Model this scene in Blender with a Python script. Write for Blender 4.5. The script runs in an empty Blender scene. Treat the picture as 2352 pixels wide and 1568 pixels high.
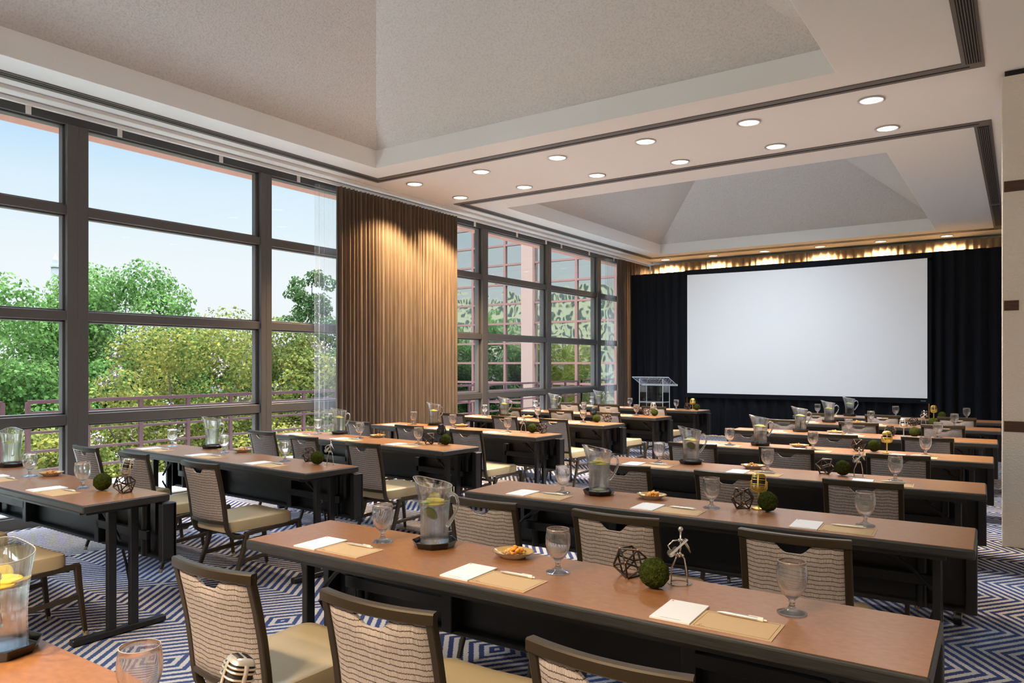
import bpy, bmesh, math, random
import numpy as np
from mathutils import Vector, Matrix

PI = math.pi
C = bpy.context.scene.collection
S = bpy.context.scene
random.seed(7)
RNG = np.random.default_rng(11)

# ------------------------------------------------------------------ camera
CAM_H = 1.46
cam_d = bpy.data.cameras.new('camera')
cam = bpy.data.objects.new('camera', cam_d)
C.objects.link(cam)
cam.location = (0, 0, CAM_H)
cam.rotation_euler = (PI / 2, 0, math.radians(34.5))
cam_d.sensor_fit = 'HORIZONTAL'
cam_d.sensor_width = 36.0
cam_d.lens = 36.0 * 1700.0 / 2352.0
cam_d.shift_y = (835.6 - 784.0) / 2352.0
cam_d.clip_start = 0.05
cam_d.clip_end = 400
S.camera = cam

# ------------------------------------------------------------------ view / exposure
S.view_settings.view_transform = 'Standard'
S.view_settings.look = 'None'
S.view_settings.gamma = 1.0
S.view_settings.use_curve_mapping = False
S.view_settings.exposure = 0.0

# ------------------------------------------------------------------ sky
W = bpy.data.worlds.new('sky')
S.world = W
W.use_nodes = True
wn, wl = W.node_tree.nodes, W.node_tree.links
wn.clear()
w_out = wn.new('ShaderNodeOutputWorld')
w_bg = wn.new('ShaderNodeBackground')
w_tc = wn.new('ShaderNodeTexCoord')
w_sep = wn.new('ShaderNodeSeparateXYZ')
w_r = wn.new('ShaderNodeValToRGB')
wl.new(w_tc.outputs['Generated'], w_sep.inputs[0])
wl.new(w_sep.outputs['Z'], w_r.inputs[0])
wl.new(w_r.outputs[0], w_bg.inputs[0])
wl.new(w_bg.outputs[0], w_out.inputs[0])
e = w_r.color_ramp.elements
e[0].position = 0.0;  e[0].color = (0.90, 0.94, 0.97, 1)
e[1].position = 1.0;  e[1].color = (0.90, 0.95, 1.0, 1)
for p, c in ((0.12, (0.88, 0.94, 0.98, 1)), (0.21, (0.72, 0.87, 0.98, 1)), (0.33, (0.33, 0.62, 0.97, 1))):
    k = e.new(p); k.color = c
SKY, ZENITH = 1.05, 24.0     # a bright hazy sky overhead, clear blue-white toward the horizon
w_up = wn.new('ShaderNodeMapRange')
w_up.interpolation_type = 'SMOOTHSTEP'
for i_, v_ in ((1, 0.52), (2, 0.90), (3, SKY), (4, ZENITH)):
    w_up.inputs[i_].default_value = v_
wl.new(w_sep.outputs['Z'], w_up.inputs[0])
wl.new(w_up.outputs[0], w_bg.inputs[1])

# ------------------------------------------------------------------ room lamps (placed with their fixtures below)
LAMP_W = 290.0
LAMP_COL = (1.0, 0.93, 0.84)
LAMP_WARM = (1.0, 0.68, 0.34)

# ------------------------------------------------------------------ materials
def mat(name, col=(0.8, 0.8, 0.8), rough=0.5, metal=0.0, spec=0.5, emit=None, estr=0.0):
    m = bpy.data.materials.new(name)
    m.use_nodes = True
    b = m.node_tree.nodes['Principled BSDF']
    b.inputs['Base Color'].default_value = (*col, 1)
    b.inputs['Roughness'].default_value = rough
    b.inputs['Metallic'].default_value = metal
    b.inputs['Specular IOR Level'].default_value = spec
    if emit:
        b.inputs['Emission Color'].default_value = (*emit, 1)
        b.inputs['Emission Strength'].default_value = estr
    return m

class NT:
    """tiny node-graph helper"""
    def __init__(s, m):
        s.m = m; s.n = m.node_tree.nodes; s.l = m.node_tree.links
        s.b = s.n.get('Principled BSDF')
    def node(s, t, **kw):
        x = s.n.new(t)
        for k, v in kw.items():
            setattr(x, k, v)
        return x
    def put(s, sock, v):
        if hasattr(v, 'links') or isinstance(v, bpy.types.NodeSocket):
            s.l.new(v, sock)
        else:
            sock.default_value = v
    def math(s, op, a, b=0.0, c=0.0):
        x = s.n.new('ShaderNodeMath'); x.operation = op
        s.put(x.inputs[0], a); s.put(x.inputs[1], b); s.put(x.inputs[2], c)
        return x.outputs[0]
    def coord(s, kind='Object'):
        return s.n.new('ShaderNodeTexCoord').outputs[kind]
    def sep(s, v):
        x = s.n.new('ShaderNodeSeparateXYZ'); s.l.new(v, x.inputs[0]); return x.outputs
    def mapping(s, v, scale=(1, 1, 1), loc=(0, 0, 0), rot=(0, 0, 0)):
        x = s.n.new('ShaderNodeMapping'); s.l.new(v, x.inputs[0])
        x.inputs['Scale'].default_value = scale; x.inputs['Location'].default_value = loc
        x.inputs['Rotation'].default_value = rot
        return x.outputs[0]
    def noise(s, v, scale=5.0, detail=2.0, rough=0.5, out='Fac'):
        x = s.n.new('ShaderNodeTexNoise')
        if v is not None: s.l.new(v, x.inputs['Vector'])
        x.inputs['Scale'].default_value = scale; x.inputs['Detail'].default_value = detail
        x.inputs['Roughness'].default_value = rough
        return x.outputs[out]
    def ramp(s, f, stops, interp='LINEAR'):
        x = s.n.new('ShaderNodeValToRGB'); s.put(x.inputs[0], f)
        x.color_ramp.interpolation = interp
        el = x.color_ramp.elements
        el[0].position, el[0].color = stops[0][0], (*stops[0][1], 1)
        el[1].position, el[1].color = stops[-1][0], (*stops[-1][1], 1)
        for p, c in stops[1:-1]:
            k = el.new(p); k.color = (*c, 1)
        return x.outputs[0]
    def mix(s, f, a, b):
        x = s.n.new('ShaderNodeMix'); x.data_type = 'RGBA'
        s.put(x.inputs[0], f)
        s.put(x.inputs[6], a if not isinstance(a, tuple) else (*a, 1))
        s.put(x.inputs[7], b if not isinstance(b, tuple) else (*b, 1))
        return x.outputs[2]
    def bump(s, h, dist=0.01, strength=1.0):
        x = s.n.new('ShaderNodeBump'); s.put(x.inputs['Height'], h)
        x.inputs['Distance'].default_value = dist; x.inputs['Strength'].default_value = strength
        s.l.new(x.outputs[0], s.b.inputs['Normal'])
    def color(s, v):
        s.put(s.b.inputs['Base Color'], v)

M = {}
M['ceil'] = mat('ceiling_paint', (0.80, 0.80, 0.795), 0.85, spec=0.2)
M['fascia'] = mat('tray_edge_brightened', (0.92, 0.91, 0.89), 0.8, spec=0.2)  # ceiling paint made lighter to stand in for light on the tray edges
def _tex_plaster():
    m = mat('textured_plaster', (0.68, 0.65, 0.62), 0.9, spec=0.2); t = NT(m)
    v = t.coord()
    n = t.noise(v, 55, 2.0, 0.6)
    t.color(t.ramp(n, [(0.30, (0.54, 0.525, 0.50)), (0.55, (0.64, 0.62, 0.60))]))
    t.bump(n, 0.015, 0.45)
    return m
M['plaster'] = _tex_plaster()
M['wall'] = mat('wall_paint', (0.80, 0.77, 0.72), 0.85, spec=0.2)
def _stucco():
    m = mat('pier_stucco', (0.88, 0.80, 0.69), 0.85, spec=0.2); t = NT(m)
    n = t.noise(t.coord(), 70, 3, 0.6)
    t.bump(n, 0.012, 0.7)
    return m
M['stucco'] = _stucco()
def _walnut():
    m = mat('walnut_inlay', (0.10, 0.045, 0.025), 0.5); t = NT(m)
    n = t.noise(t.mapping(t.coord(), (3, 3, 60)), 3, 4)
    t.color(t.ramp(n, [(0.3, (0.045, 0.02, 0.012)), (0.7, (0.12, 0.055, 0.03))]))
    return m
M['walnut'] = _walnut()
def _carpet():
    m = mat('patterned_carpet', (0.3, 0.3, 0.35), 0.97, spec=0.05); t = NT(m)
    co = t.coord(); x, y, z = t.sep(co)
    PX, PY, SL, PER = 2.5, 0.70, 0.75, 0.066
    ax = t.math('PINGPONG', t.math('ADD', x, 2.21 + 25), PX / 2)
    ay = t.math('PINGPONG', t.math('ADD', y, -3.08 + 35), PY / 2)
    g = t.math('ADD', ax, t.math('MULTIPLY', ay, SL))
    wob = t.math('MULTIPLY', t.math('SUBTRACT', t.noise(co, 90, 2), 0.5), 0.02)
    s = t.math('FRACT', t.math('DIVIDE', t.math('ADD', g, wob), PER))
    tri = t.math('ABSOLUTE', t.math('SUBTRACT', s, 0.5))
    f = t.ramp(tri, [(0.23, (0, 0, 0)), (0.28, (1, 1, 1))])
    reg = t.ramp(t.noise(co, 0.8, 1), [(0.40, (0, 0, 0)), (0.60, (1, 1, 1))])
    pile = t.noise(co, 260, 2, 0.7)
    blue = t.mix(reg, (0.024, 0.031, 0.085), (0.050, 0.082, 0.215))
    cream = t.mix(reg, (0.54, 0.46, 0.38), (0.55, 0.55, 0.57))
    c = t.mix(f, blue, cream)
    t.color(t.mix(t.math('MULTIPLY', pile, 0.55), c, (0.03, 0.03, 0.05)))
    t.bump(pile, 0.01, 0.5)
    return m
M['carpet'] = _carpet()
M['mullion'] = mat('bronze_anodised_mullion', (0.115, 0.105, 0.10), 0.45, 0.3)
M['header'] = mat('dark_window_header', (0.07, 0.07, 0.07), 0.6)
M['pink'] = mat('pink_painted_steel', (0.42, 0.20, 0.15), 0.6)
M['track'] = mat('white_track_enamel', (0.78, 0.77, 0.75), 0.45)
M['vent'] = mat('vent_metal', (0.14, 0.125, 0.115), 0.6)
M['vent_dark'] = mat('vent_cavity', (0.015, 0.014, 0.014), 0.8)
M['trim'] = mat('lamp_trim', (0.55, 0.53, 0.5), 0.35, 0.6)
M['lens'] = mat('lamp_lens', (1, 1, 1), 0.4, emit=(1, 0.93, 0.80), estr=4.0)

def thin_glass(name, tint=(0.97, 0.985, 0.98), base=0.03, edge=0.8, power=3.0, rough=0.02):
    m = bpy.data.materials.new(name); m.use_nodes = True
    n, l = m.node_tree.nodes, m.node_tree.links
    n.clear()
    out = n.new('ShaderNodeOutputMaterial'); mx = n.new('ShaderNodeMixShader')
    tr = n.new('ShaderNodeBsdfTransparent'); gl = n.new('ShaderNodeBsdfGlossy')
    lw = n.new('ShaderNodeLayerWeight'); lw.inputs[0].default_value = 0.5
    pw = n.new('ShaderNodeMath'); pw.operation = 'POWER'; pw.inputs[1].default_value = power
    ma = n.new('ShaderNodeMath'); ma.operation = 'MULTIPLY_ADD'
    ma.inputs[1].default_value = edge; ma.inputs[2].default_value = base
    tr.inputs[0].default_value = (*tint, 1)
    gl.inputs[0].default_value = (0.95, 0.97, 1, 1); gl.inputs['Roughness'].default_value = rough
    l.new(lw.outputs['Facing'], pw.inputs[0]); l.new(pw.outputs[0], ma.inputs[0])
    l.new(ma.outputs[0], mx.inputs[0]); l.new(tr.outputs[0], mx.inputs[1]); l.new(gl.outputs[0], mx.inputs[2])
    l.new(mx.outputs[0], out.inputs[0])
    return m
M['pane'] = thin_glass('window_glass', (0.95, 0.97, 0.965), 0.015, 0.35, 4.0, 0.0)
def clear_glass(name, ior, fac, tint=(1, 1, 1)):
    m = bpy.data.materials.new(name); m.use_nodes = True
    n, l = m.node_tree.nodes, m.node_tree.links
    n.clear()
    out = n.new('ShaderNodeOutputMaterial'); mx = n.new('ShaderNodeMixShader')
    tr = n.new('ShaderNodeBsdfTransparent'); gl = n.new('ShaderNodeBsdfGlass')
    gl.inputs['IOR'].default_value = ior; gl.inputs['Roughness'].default_value = 0.0
    gl.inputs[0].default_value = (*tint, 1); tr.inputs[0].default_value = (*tint, 1)
    mx.inputs[0].default_value = fac
    l.new(tr.outputs[0], mx.inputs[1]); l.new(gl.outputs[0], mx.inputs[2]); l.new(mx.outputs[0], out.inputs[0])
    return m
M['solid_glass'] = clear_glass('solid_glass', 1.49, 0.85)
M['goblet'] = clear_glass('goblet_glass', 1.49, 0.80)
M['jug'] = clear_glass('jug_glass', 1.49, 0.50)
M['acrylic'] = thin_glass('clear_acrylic', (0.93, 0.95, 0.96), 0.05, 0.6, 3.0, 0.02)
M['rim'] = mat('glass_rim', (0.50, 0.51, 0.52), 0.12, 0.3)
M['acrylic_edge'] = mat('acrylic_edge', (0.62, 0.70, 0.76), 0.25)
M['water'] = clear_glass('water', 1.33, 0.50, (0.96, 0.98, 0.99))

def _tabletop():
    m = mat('brown_laminate', (0.30, 0.15, 0.08), 0.28, spec=0.6); t = NT(m)
    co = t.coord()
    n = t.noise(t.mapping(co, (4, 7, 4)), 9, 5, 0.65)
    n2 = t.noise(co, 2.2, 2)
    a = t.ramp(n, [(0.3, (0.265, 0.107, 0.037)), (0.7, (0.38, 0.162, 0.058))])
    t.color(t.mix(t.math('MULTIPLY', n2, 0.35), a, (0.20, 0.10, 0.06)))
    return m
M['top'] = _tabletop()
def _edge():
    m = mat('charcoal_edge', (0.045, 0.043, 0.04), 0.42); t = NT(m)
    n = t.noise(t.mapping(t.coord(), (4, 4, 160)), 3, 3)
    t.color(t.ramp(n, [(0.3, (0.010, 0.010, 0.010)), (0.7, (0.036, 0.034, 0.030))]))
    return m
M['edge'] = _edge()
M['black'] = mat('black_powder_coat', (0.007, 0.007, 0.009), 0.40, spec=0.5)
M['panel'] = mat('black_modesty_panel', (0.006, 0.006, 0.008), 0.45)
M['bronze'] = mat('bronze_chair_frame', (0.048, 0.034, 0.019), 0.34, 0.35)
M['brass'] = mat('brass_glide', (0.62, 0.50, 0.32), 0.35, 0.8)
M['vinyl'] = mat('khaki_vinyl', (0.42, 0.33, 0.20), 0.40, spec=0.4)
def _fabric():
    m = mat('taupe_wave_fabric', (0.40, 0.33, 0.29), 0.9, spec=0.15); t = NT(m)
    co = t.coord(); x, y, z = t.sep(co)
    low = t.math('MULTIPLY', t.math('SUBTRACT', t.noise(t.mapping(co, (14, 0, 4)), 1.0, 2), 0.5), 0.020)
    jag = t.math('MULTIPLY', t.math('SUBTRACT', t.noise(t.mapping(co, (420, 0, 60)), 1.0, 1), 0.5), 0.006)
    zz = t.math('ADD', z, t.math('ADD', low, jag))
    s = t.math('FRACT', t.math('DIVIDE', zz, 0.0165))
    line = t.ramp(s, [(0.0, (1, 1, 1)), (0.13, (1, 1, 1)), (0.22, (0, 0, 0)), (1.0, (0, 0, 0))])
    st = t.noise(t.mapping(co, (760, 0, 30)), 1.0, 1)
    base = t.ramp(st, [(0.35, (0.30, 0.248, 0.225)), (0.60, (0.475, 0.405, 0.372))])
    t.color(t.mix(line, base, (0.075, 0.052, 0.042)))
    return m
M['fabric'] = _fabric()
def _curtain():
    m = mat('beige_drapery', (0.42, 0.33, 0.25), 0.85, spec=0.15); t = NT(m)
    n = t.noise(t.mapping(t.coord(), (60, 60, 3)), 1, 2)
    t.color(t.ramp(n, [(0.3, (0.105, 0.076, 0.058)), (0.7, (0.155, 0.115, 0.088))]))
    return m
M['curtain'] = _curtain()
M['end_curtain'] = mat('beige_drapery_lit', (0.44, 0.34, 0.25), 0.8, spec=0.2)  # lighter copy of the beige drapery, with the lamp wash in its colour
M['drape'] = mat('black_velour', (0.0065, 0.007, 0.010), 0.85, spec=0.2)
M['screen'] = mat('white_screen_added_glow', (0.86, 0.86, 0.87), 0.9, spec=0.1, emit=(1.0, 0.96, 0.93), estr=0.11)  # faint glow added so the unlit white screen comes out brighter
def _sheer():
    m = bpy.data.materials.new('sheer_voile'); m.use_nodes = True
    n, l = m.node_tree.nodes, m.node_tree.links
    n.clear()
    out = n.new('ShaderNodeOutputMaterial'); mx = n.new('ShaderNodeMixShader'); m2 = n.new('ShaderNodeMixShader')
    tr = n.new('ShaderNodeBsdfTransparent'); tl = n.new('ShaderNodeBsdfTranslucent'); df = n.new('ShaderNodeBsdfDiffuse')
    tl.inputs[0].default_value = (0.9, 0.9, 0.92, 1); df.inputs[0].default_value = (0.85, 0.85, 0.87, 1)
    mx.inputs[0].default_value = 0.16; m2.inputs[0].default_value = 0.5
    l.new(tl.outputs[0], m2.inputs[1]); l.new(df.outputs[0], m2.inputs[2])
    l.new(tr.outputs[0], mx.inputs[1]); l.new(m2.outputs[0], mx.inputs[2]); l.new(mx.outputs[0], out.inputs[0])
    return m
M['sheer'] = _sheer()
M['paper'] = mat('white_paper', (0.80, 0.79, 0.79), 0.8, spec=0.2)
M['kraft'] = mat('kraft_card', (0.56, 0.385, 0.215), 0.8, spec=0.2)
M['ink'] = mat('brown_ink', (0.09, 0.05, 0.03), 0.8)
M['redink'] = mat('red_ink', (0.35, 0.10, 0.10), 0.8)
M['greyink'] = mat('grey_ink', (0.40, 0.38, 0.37), 0.8)
M['pen'] = mat('silver_pen', (0.72, 0.68, 0.62), 0.28, 0.55)
M['pen_clear'] = mat('frosted_pen_tip', (0.80, 0.78, 0.72), 0.3)
M['tray'] = mat('black_gloss_tray', (0.012, 0.010, 0.010), 0.16)
M['plate_in'] = mat('mustard_glaze', (0.50, 0.33, 0.11), 0.2)
M['plate_out'] = mat('cream_glaze', (0.62, 0.57, 0.48), 0.25)
M['plate_rim'] = mat('brown_glaze_rim', (0.16, 0.08, 0.03), 0.3)
M['nut'] = mat('nut', (0.42, 0.22, 0.10), 0.6)
M['nut2'] = mat('toasted_cashew', (0.72, 0.42, 0.14), 0.55)
M['apricot'] = mat('dried_apricot', (0.86, 0.36, 0.04), 0.45)
M['lemon'] = mat('lemon_flesh', (0.95, 0.78, 0.12), 0.35)
M['lemon_rind'] = mat('lemon_rind', (0.88, 0.62, 0.03), 0.4)
M['lime'] = mat('lime_flesh', (0.72, 0.80, 0.25), 0.35)
M['lime_rind'] = mat('lime_rind', (0.16, 0.36, 0.03), 0.4)
def _moss():
    m = mat('moss', (0.06, 0.12, 0.02), 1.0, spec=0.05); t = NT(m)
    co = t.coord()
    n = t.noise(co, 110, 3, 0.7); n2 = t.noise(co, 22, 2)
    a = t.ramp(n, [(0.3, (0.012, 0.022, 0.003)), (0.55, (0.042, 0.070, 0.011)), (0.78, (0.13, 0.14, 0.035))])
    t.color(t.mix(t.math('MULTIPLY', n2, 0.45), a, (0.10, 0.085, 0.02)))
    t.bump(n, 0.02, 1.0)
    return m
M['moss'] = _moss()
M['wire'] = mat('dark_bronze_strut', (0.060, 0.042, 0.032), 0.35, 0.7)
M['copper'] = mat('copper_joint', (0.62, 0.27, 0.10), 0.35, 0.8)
M['chrome'] = mat('polished_steel', (0.62, 0.57, 0.50), 0.14, 1.0)
M['gold'] = mat('gold_paint', (0.72, 0.52, 0.12), 0.33, 0.7)
M['silver'] = mat('silver_paint', (0.70, 0.64, 0.55), 0.28, 0.75)
M['blackmic'] = mat('black_paint', (0.012, 0.012, 0.012), 0.25)
M['slot'] = mat('grille_slot', (0.012, 0.010, 0.008), 0.7)
# outside
M['deck'] = mat('pale_concrete_deck', (0.84, 0.82, 0.78), 0.8)
M['rail'] = mat('mauve_painted_rail', (0.070, 0.026, 0.030), 0.55)
M['grass'] = mat('lawn', (0.035, 0.06, 0.015), 1.0)
M['bark'] = mat('bark', (0.12, 0.09, 0.07), 0.9)
M['blossom'] = mat('pale_pink_blossom', (0.27, 0.20, 0.20), 0.8)
M['bpink'] = mat('pink_stucco', (0.36, 0.225, 0.18), 0.7)
M['bmull'] = mat('pink_mullion', (0.25, 0.125, 0.105), 0.5)
M['stone'] = mat('pale_stone', (0.55, 0.47, 0.30), 0.8)
M['bwin'] = mat('dark_window', (0.09, 0.11, 0.10), 0.3)
def _mirror():
    m = mat('reflective_curtain_wall', (0.52, 0.56, 0.55), 0.03, 1.0); t = NT(m)
    n = t.noise(t.mapping(t.coord(), (1, 1, 1)), 1.5, 1.5)
    t.bump(n, 0.10, 0.15)
    return m
M['bglass'] = _mirror()
def leafmat(name, dark, mid, light, scale=0.9):
    m = bpy.data.materials.new(name); m.use_nodes = True
    t = NT(m); b = t.b
    co = t.coord()
    n = t.noise(co, scale, 2); f = t.noise(co, 14, 1)
    k = t.math('ADD', t.math('MULTIPLY', n, 0.55), t.math('MULTIPLY', f, 0.45))
    col = t.ramp(k, [(0.34, dark), (0.5, mid), (0.66, light)])
    t.color(col)
    b.inputs['Roughness'].default_value = 0.7
    b.inputs['Specular IOR Level'].default_value = 0.04
    tl = t.node('ShaderNodeBsdfTranslucent'); mx = t.node('ShaderNodeMixShader')
    mx.inputs[0].default_value = 0.4
    t.l.new(col, tl.inputs[0])
    out = [x for x in t.n if x.type == 'OUTPUT_MATERIAL'][0]
    t.l.new(b.outputs[0], mx.inputs[1]); t.l.new(tl.outputs[0], mx.inputs[2]); t.l.new(mx.outputs[0], out.inputs[0])
    return m
M['leaf_green'] = leafmat('bright_green_leaf', (0.030, 0.085, 0.018), (0.085, 0.17, 0.040), (0.19, 0.29, 0.085))
M['leaf_olive'] = leafmat('yellow_green_leaf', (0.045, 0.070, 0.014), (0.135, 0.150, 0.034), (0.30, 0.25, 0.050))
M['leaf_dark'] = leafmat('dark_green_leaf', (0.018, 0.046, 0.012), (0.050, 0.095, 0.028), (0.11, 0.16, 0.055))

# ------------------------------------------------------------------ mesh kit
class MB:
    def __init__(s):
        s.v = []; s.f = []; s.mi = []; s.cur = 0
    def add(s, verts, faces):
        o = len(s.v)
        s.v.extend([tuple(p) for p in verts])
        for f in faces:
            s.f.append(tuple(i + o for i in f)); s.mi.append(s.cur)
        return s
    def box(s, lo, hi):
        x0, y0, z0 = lo; x1, y1, z1 = hi
        return s.add([(x0, y0, z0), (x1, y0, z0), (x1, y1, z0), (x0, y1, z0), (x0, y0, z1), (x1, y0, z1), (x1, y1, z1), (x0, y1, z1)],
                     [(0, 3, 2, 1), (4, 5, 6, 7), (0, 1, 5, 4), (1, 2, 6, 5), (2, 3, 7, 6), (3, 0, 4, 7)])
    def cbox(s, c, h):
        return s.box([c[i] - h[i] for i in range(3)], [c[i] + h[i] for i in range(3)])
    def quad(s, a, b, c, d):
        return s.add([a, b, c, d], [(0, 1, 2, 3)])
    def sweep(s, path, radii, segs=8, rect=None, up=(0, 0, 1), cap=True, closed=False):
        """tube along a path; rect=(w,h) gives a rectangular section (w across, h along 'up')"""
        P = [Vector(p) for p in path]; n = len(P)
        if not hasattr(radii, '__len__'): radii = [radii] * n
        U0 = Vector(up)
        rings = []
        prev = None
        for i in range(n):
            if closed:
                d = (P[(i + 1) % n] - P[i - 1])
            else:
                d = P[min(i + 1, n - 1)] - P[max(i - 1, 0)]
            d.normalize()
            if prev is None:
                a = d.cross(U0)
                if a.length < 1e-4: a = d.cross(Vector((1, 0, 0)))
            else:
                a = prev - d * prev.dot(d)
            a.normalize(); prev = a
            b = a.cross(d)
            r = radii[i]
            ring = []
            if rect:
                w, h = rect[0] * 0.5 * r, rect[1] * 0.5 * r
                ch = min(w, h) * 0.28
                for (p, q) in ((w - ch, -h), (w, -h + ch), (w, h - ch), (w - ch, h), (-w + ch, h), (-w, h - ch), (-w, -h + ch), (-w + ch, -h)):
                    ring.append(P[i] + a * p + b * q)
            else:
                for k in range(segs):
                    t = 2 * PI * k / segs
                    ring.append(P[i] + a * (math.cos(t) * r) + b * (math.sin(t) * r))
            rings.append(ring)
        m = len(rings[0])
        vs = [p for r in rings for p in r]; fs = []
        for i in range(n if closed else n - 1):
            j = (i + 1) % n
            for k in range(m):
                fs.append((i * m + k, i * m + (k + 1) % m, j * m + (k + 1) % m, j * m + k))
        if cap and not closed:
            fs.append(tuple(range(m - 1, -1, -1))); fs.append(tuple((n - 1) * m + k for k in range(m)))
        return s.add(vs, fs)
    def lathe(s, prof, segs=24, c=(0, 0, 0), closed=False):
        vs = []; fs = []; n = len(prof)
        for r, z in prof:
            for k in range(segs):
                t = 2 * PI * k / segs
                vs.append((c[0] + r * math.cos(t), c[1] + r * math.sin(t), c[2] + z))
        for i in range(n if closed else n - 1):
            j = (i + 1) % n
            for k in range(segs):
                k2 = (k + 1) % segs
                fs.append((i * segs + k, i * segs + k2, j * segs + k2, j * segs + k))
        return s.add(vs, fs)
    def disc(s, r, z, segs=24, c=(0, 0, 0), flip=False):
        vs = [(c[0] + r * math.cos(2 * PI * k / segs), c[1] + r * math.sin(2 * PI * k / segs), c[2] + z) for k in range(segs)]
        return s.add(vs, [tuple(range(segs)) if not flip else tuple(range(segs - 1, -1, -1))])
    def grid(s, fn, nu, nv):
        vs = [fn(i / nu, j / nv) for j in range(nv + 1) for i in range(nu + 1)]
        fs = [(j * (nu + 1) + i, j * (nu + 1) + i + 1, (j + 1) * (nu + 1) + i + 1, (j + 1) * (nu + 1) + i) for j in range(nv) for i in range(nu)]
        return s.add(vs, fs)
    def sphere(s, c, r, seg=12, ring=8, sc=(1, 1, 1)):
        prof = [(max(1e-5, math.sin(PI * i / ring)) * r, -math.cos(PI * i / ring) * r) for i in range(ring + 1)]
        o = len(s.v)
        s.lathe(prof, seg)
        for i in range(o, len(s.v)):
            p = s.v[i]; s.v[i] = (c[0] + p[0] * sc[0], c[1] + p[1] * sc[1], c[2] + p[2] * sc[2])
        return s
    def xform(s, M4, start=0):
        for i in range(start, len(s.v)):
            s.v[i] = tuple(M4 @ Vector(s.v[i]))
        return s
    def mesh(s, name, mats, smooth=False, bevel=0.0, segs=2, angle=40):
        me = bpy.data.meshes.new(name)
        me.from_pydata(s.v, [], s.f)
        if not isinstance(mats, (list, tuple)): mats = [mats]
        for m in mats: me.materials.append(m)
        if len(mats) > 1:
            me.polygons.foreach_set('material_index', s.mi)
        bm = bmesh.new(); bm.from_mesh(me)
        bmesh.ops.recalc_face_normals(bm, faces=bm.faces)
        if bevel > 0:
            es = [x for x in bm.edges if len(x.link_faces) == 2 and x.calc_face_angle(0) > math.radians(30)]
            bmesh.ops.bevel(bm, geom=es, offset=bevel, segments=segs, profile=0.6, affect='EDGES', clamp_overlap=True)
        bm.to_mesh(me); bm.free()
        if smooth:
            me.polygons.foreach_set('use_smooth', [True] * len(me.polygons))
            if hasattr(me, 'set_sharp_from_angle'):
                me.set_sharp_from_angle(angle=math.radians(angle))
        me.update()
        return me

def obj(name, me, parent=None):
    o = bpy.data.objects.new(name, me)
    C.objects.link(o)
    if parent: o.parent = parent
    return o
def thing(name, label, cat, loc=(0, 0, 0), rz=0.0, group=None, me=None):
    o = bpy.data.objects.new(name, me)
    C.objects.link(o)
    o.location = loc; o.rotation_euler = (0, 0, rz)
    o['label'] = label; o['category'] = cat
    if group: o['group'] = group
    return o
def struct(name, me, parent=None):
    o = obj(name, me, parent)
    if parent is None: o['kind'] = 'structure'
    return o
def dup(root, loc, rz=0.0, label=None, group=None, skip=()):
    r = root.copy(); C.objects.link(r)
    r.location = loc; r.rotation_euler = (0, 0, rz)
    if label: r['label'] = label
    if group: r['group'] = group
    for ch in list(root.children):
        if ch.name.split('.')[0] in skip: continue
        c = ch.copy(); C.objects.link(c); c.parent = r
        for g in list(ch.children):
            if g.name.split('.')[0] in skip: continue
            d = g.copy(); C.objects.link(d); d.parent = c
    return r
def kill(root):
    for c in list(root.children):
        for g in list(c.children): bpy.data.objects.remove(g)
        bpy.data.objects.remove(c)
    bpy.data.objects.remove(root)

# ================================================================== ROOM
XW = -7.30            # window wall plane
YB = 16.15            # end wall
XR, YF = 1.25, -6.0   # unseen right and rear walls
ZC = 3.80
struct('floor', MB().box((XW - 0.12, YF, -0.15), (XR, YB + 0.1, 0.0)).mesh('floor', M['carpet']))

TRAYS = [(-6.35, -1.22, 0.65, 6.38), (-6.38, -1.22, 9.10, 14.85)]
def build_ceiling():
    b = MB()
    xs = [XW - 0.12, -6.36, -1.22, XR]
    ys = [YF, TRAYS[0][2], TRAYS[0][3], TRAYS[1][2], TRAYS[1][3], YB + 0.1]
    for i in range(3):
        for j in range(5):
            if i == 1 and j in (1, 3): continue
            b.box((xs[i], ys[j], ZC), (xs[i + 1], ys[j + 1], ZC + 0.12))
    for j0 in (1, 3):
        x0, x1, y0, y1 = xs[1], xs[2], ys[j0], ys[j0 + 1]
        z1 = ZC + 0.215
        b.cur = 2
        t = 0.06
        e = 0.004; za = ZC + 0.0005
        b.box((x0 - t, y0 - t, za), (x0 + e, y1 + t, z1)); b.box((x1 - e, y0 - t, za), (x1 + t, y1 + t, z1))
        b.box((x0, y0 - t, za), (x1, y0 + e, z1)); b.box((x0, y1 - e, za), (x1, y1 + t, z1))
        b.cur = 1
        q = 1.95 if j0 == 1 else 1.7; zt = z1 + q * 0.75 if j0 == 3 else z1 + q * 0.65
        a = [(x0, y0, z1), (x1, y0, z1), (x1, y1, z1), (x0, y1, z1)]
        c = [(x0 + q, y0 + q, zt), (x1 - q, y0 + q, zt), (x1 - q, y1 - q, zt), (x0 + q, y1 - q, zt)]
        for k in range(4):
            b.quad(a[k], a[(k + 1) % 4], c[(k + 1) % 4], c[k])
        b.cur = 0
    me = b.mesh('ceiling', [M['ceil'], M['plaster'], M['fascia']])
    struct('ceiling', me)
build_ceiling()
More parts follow.
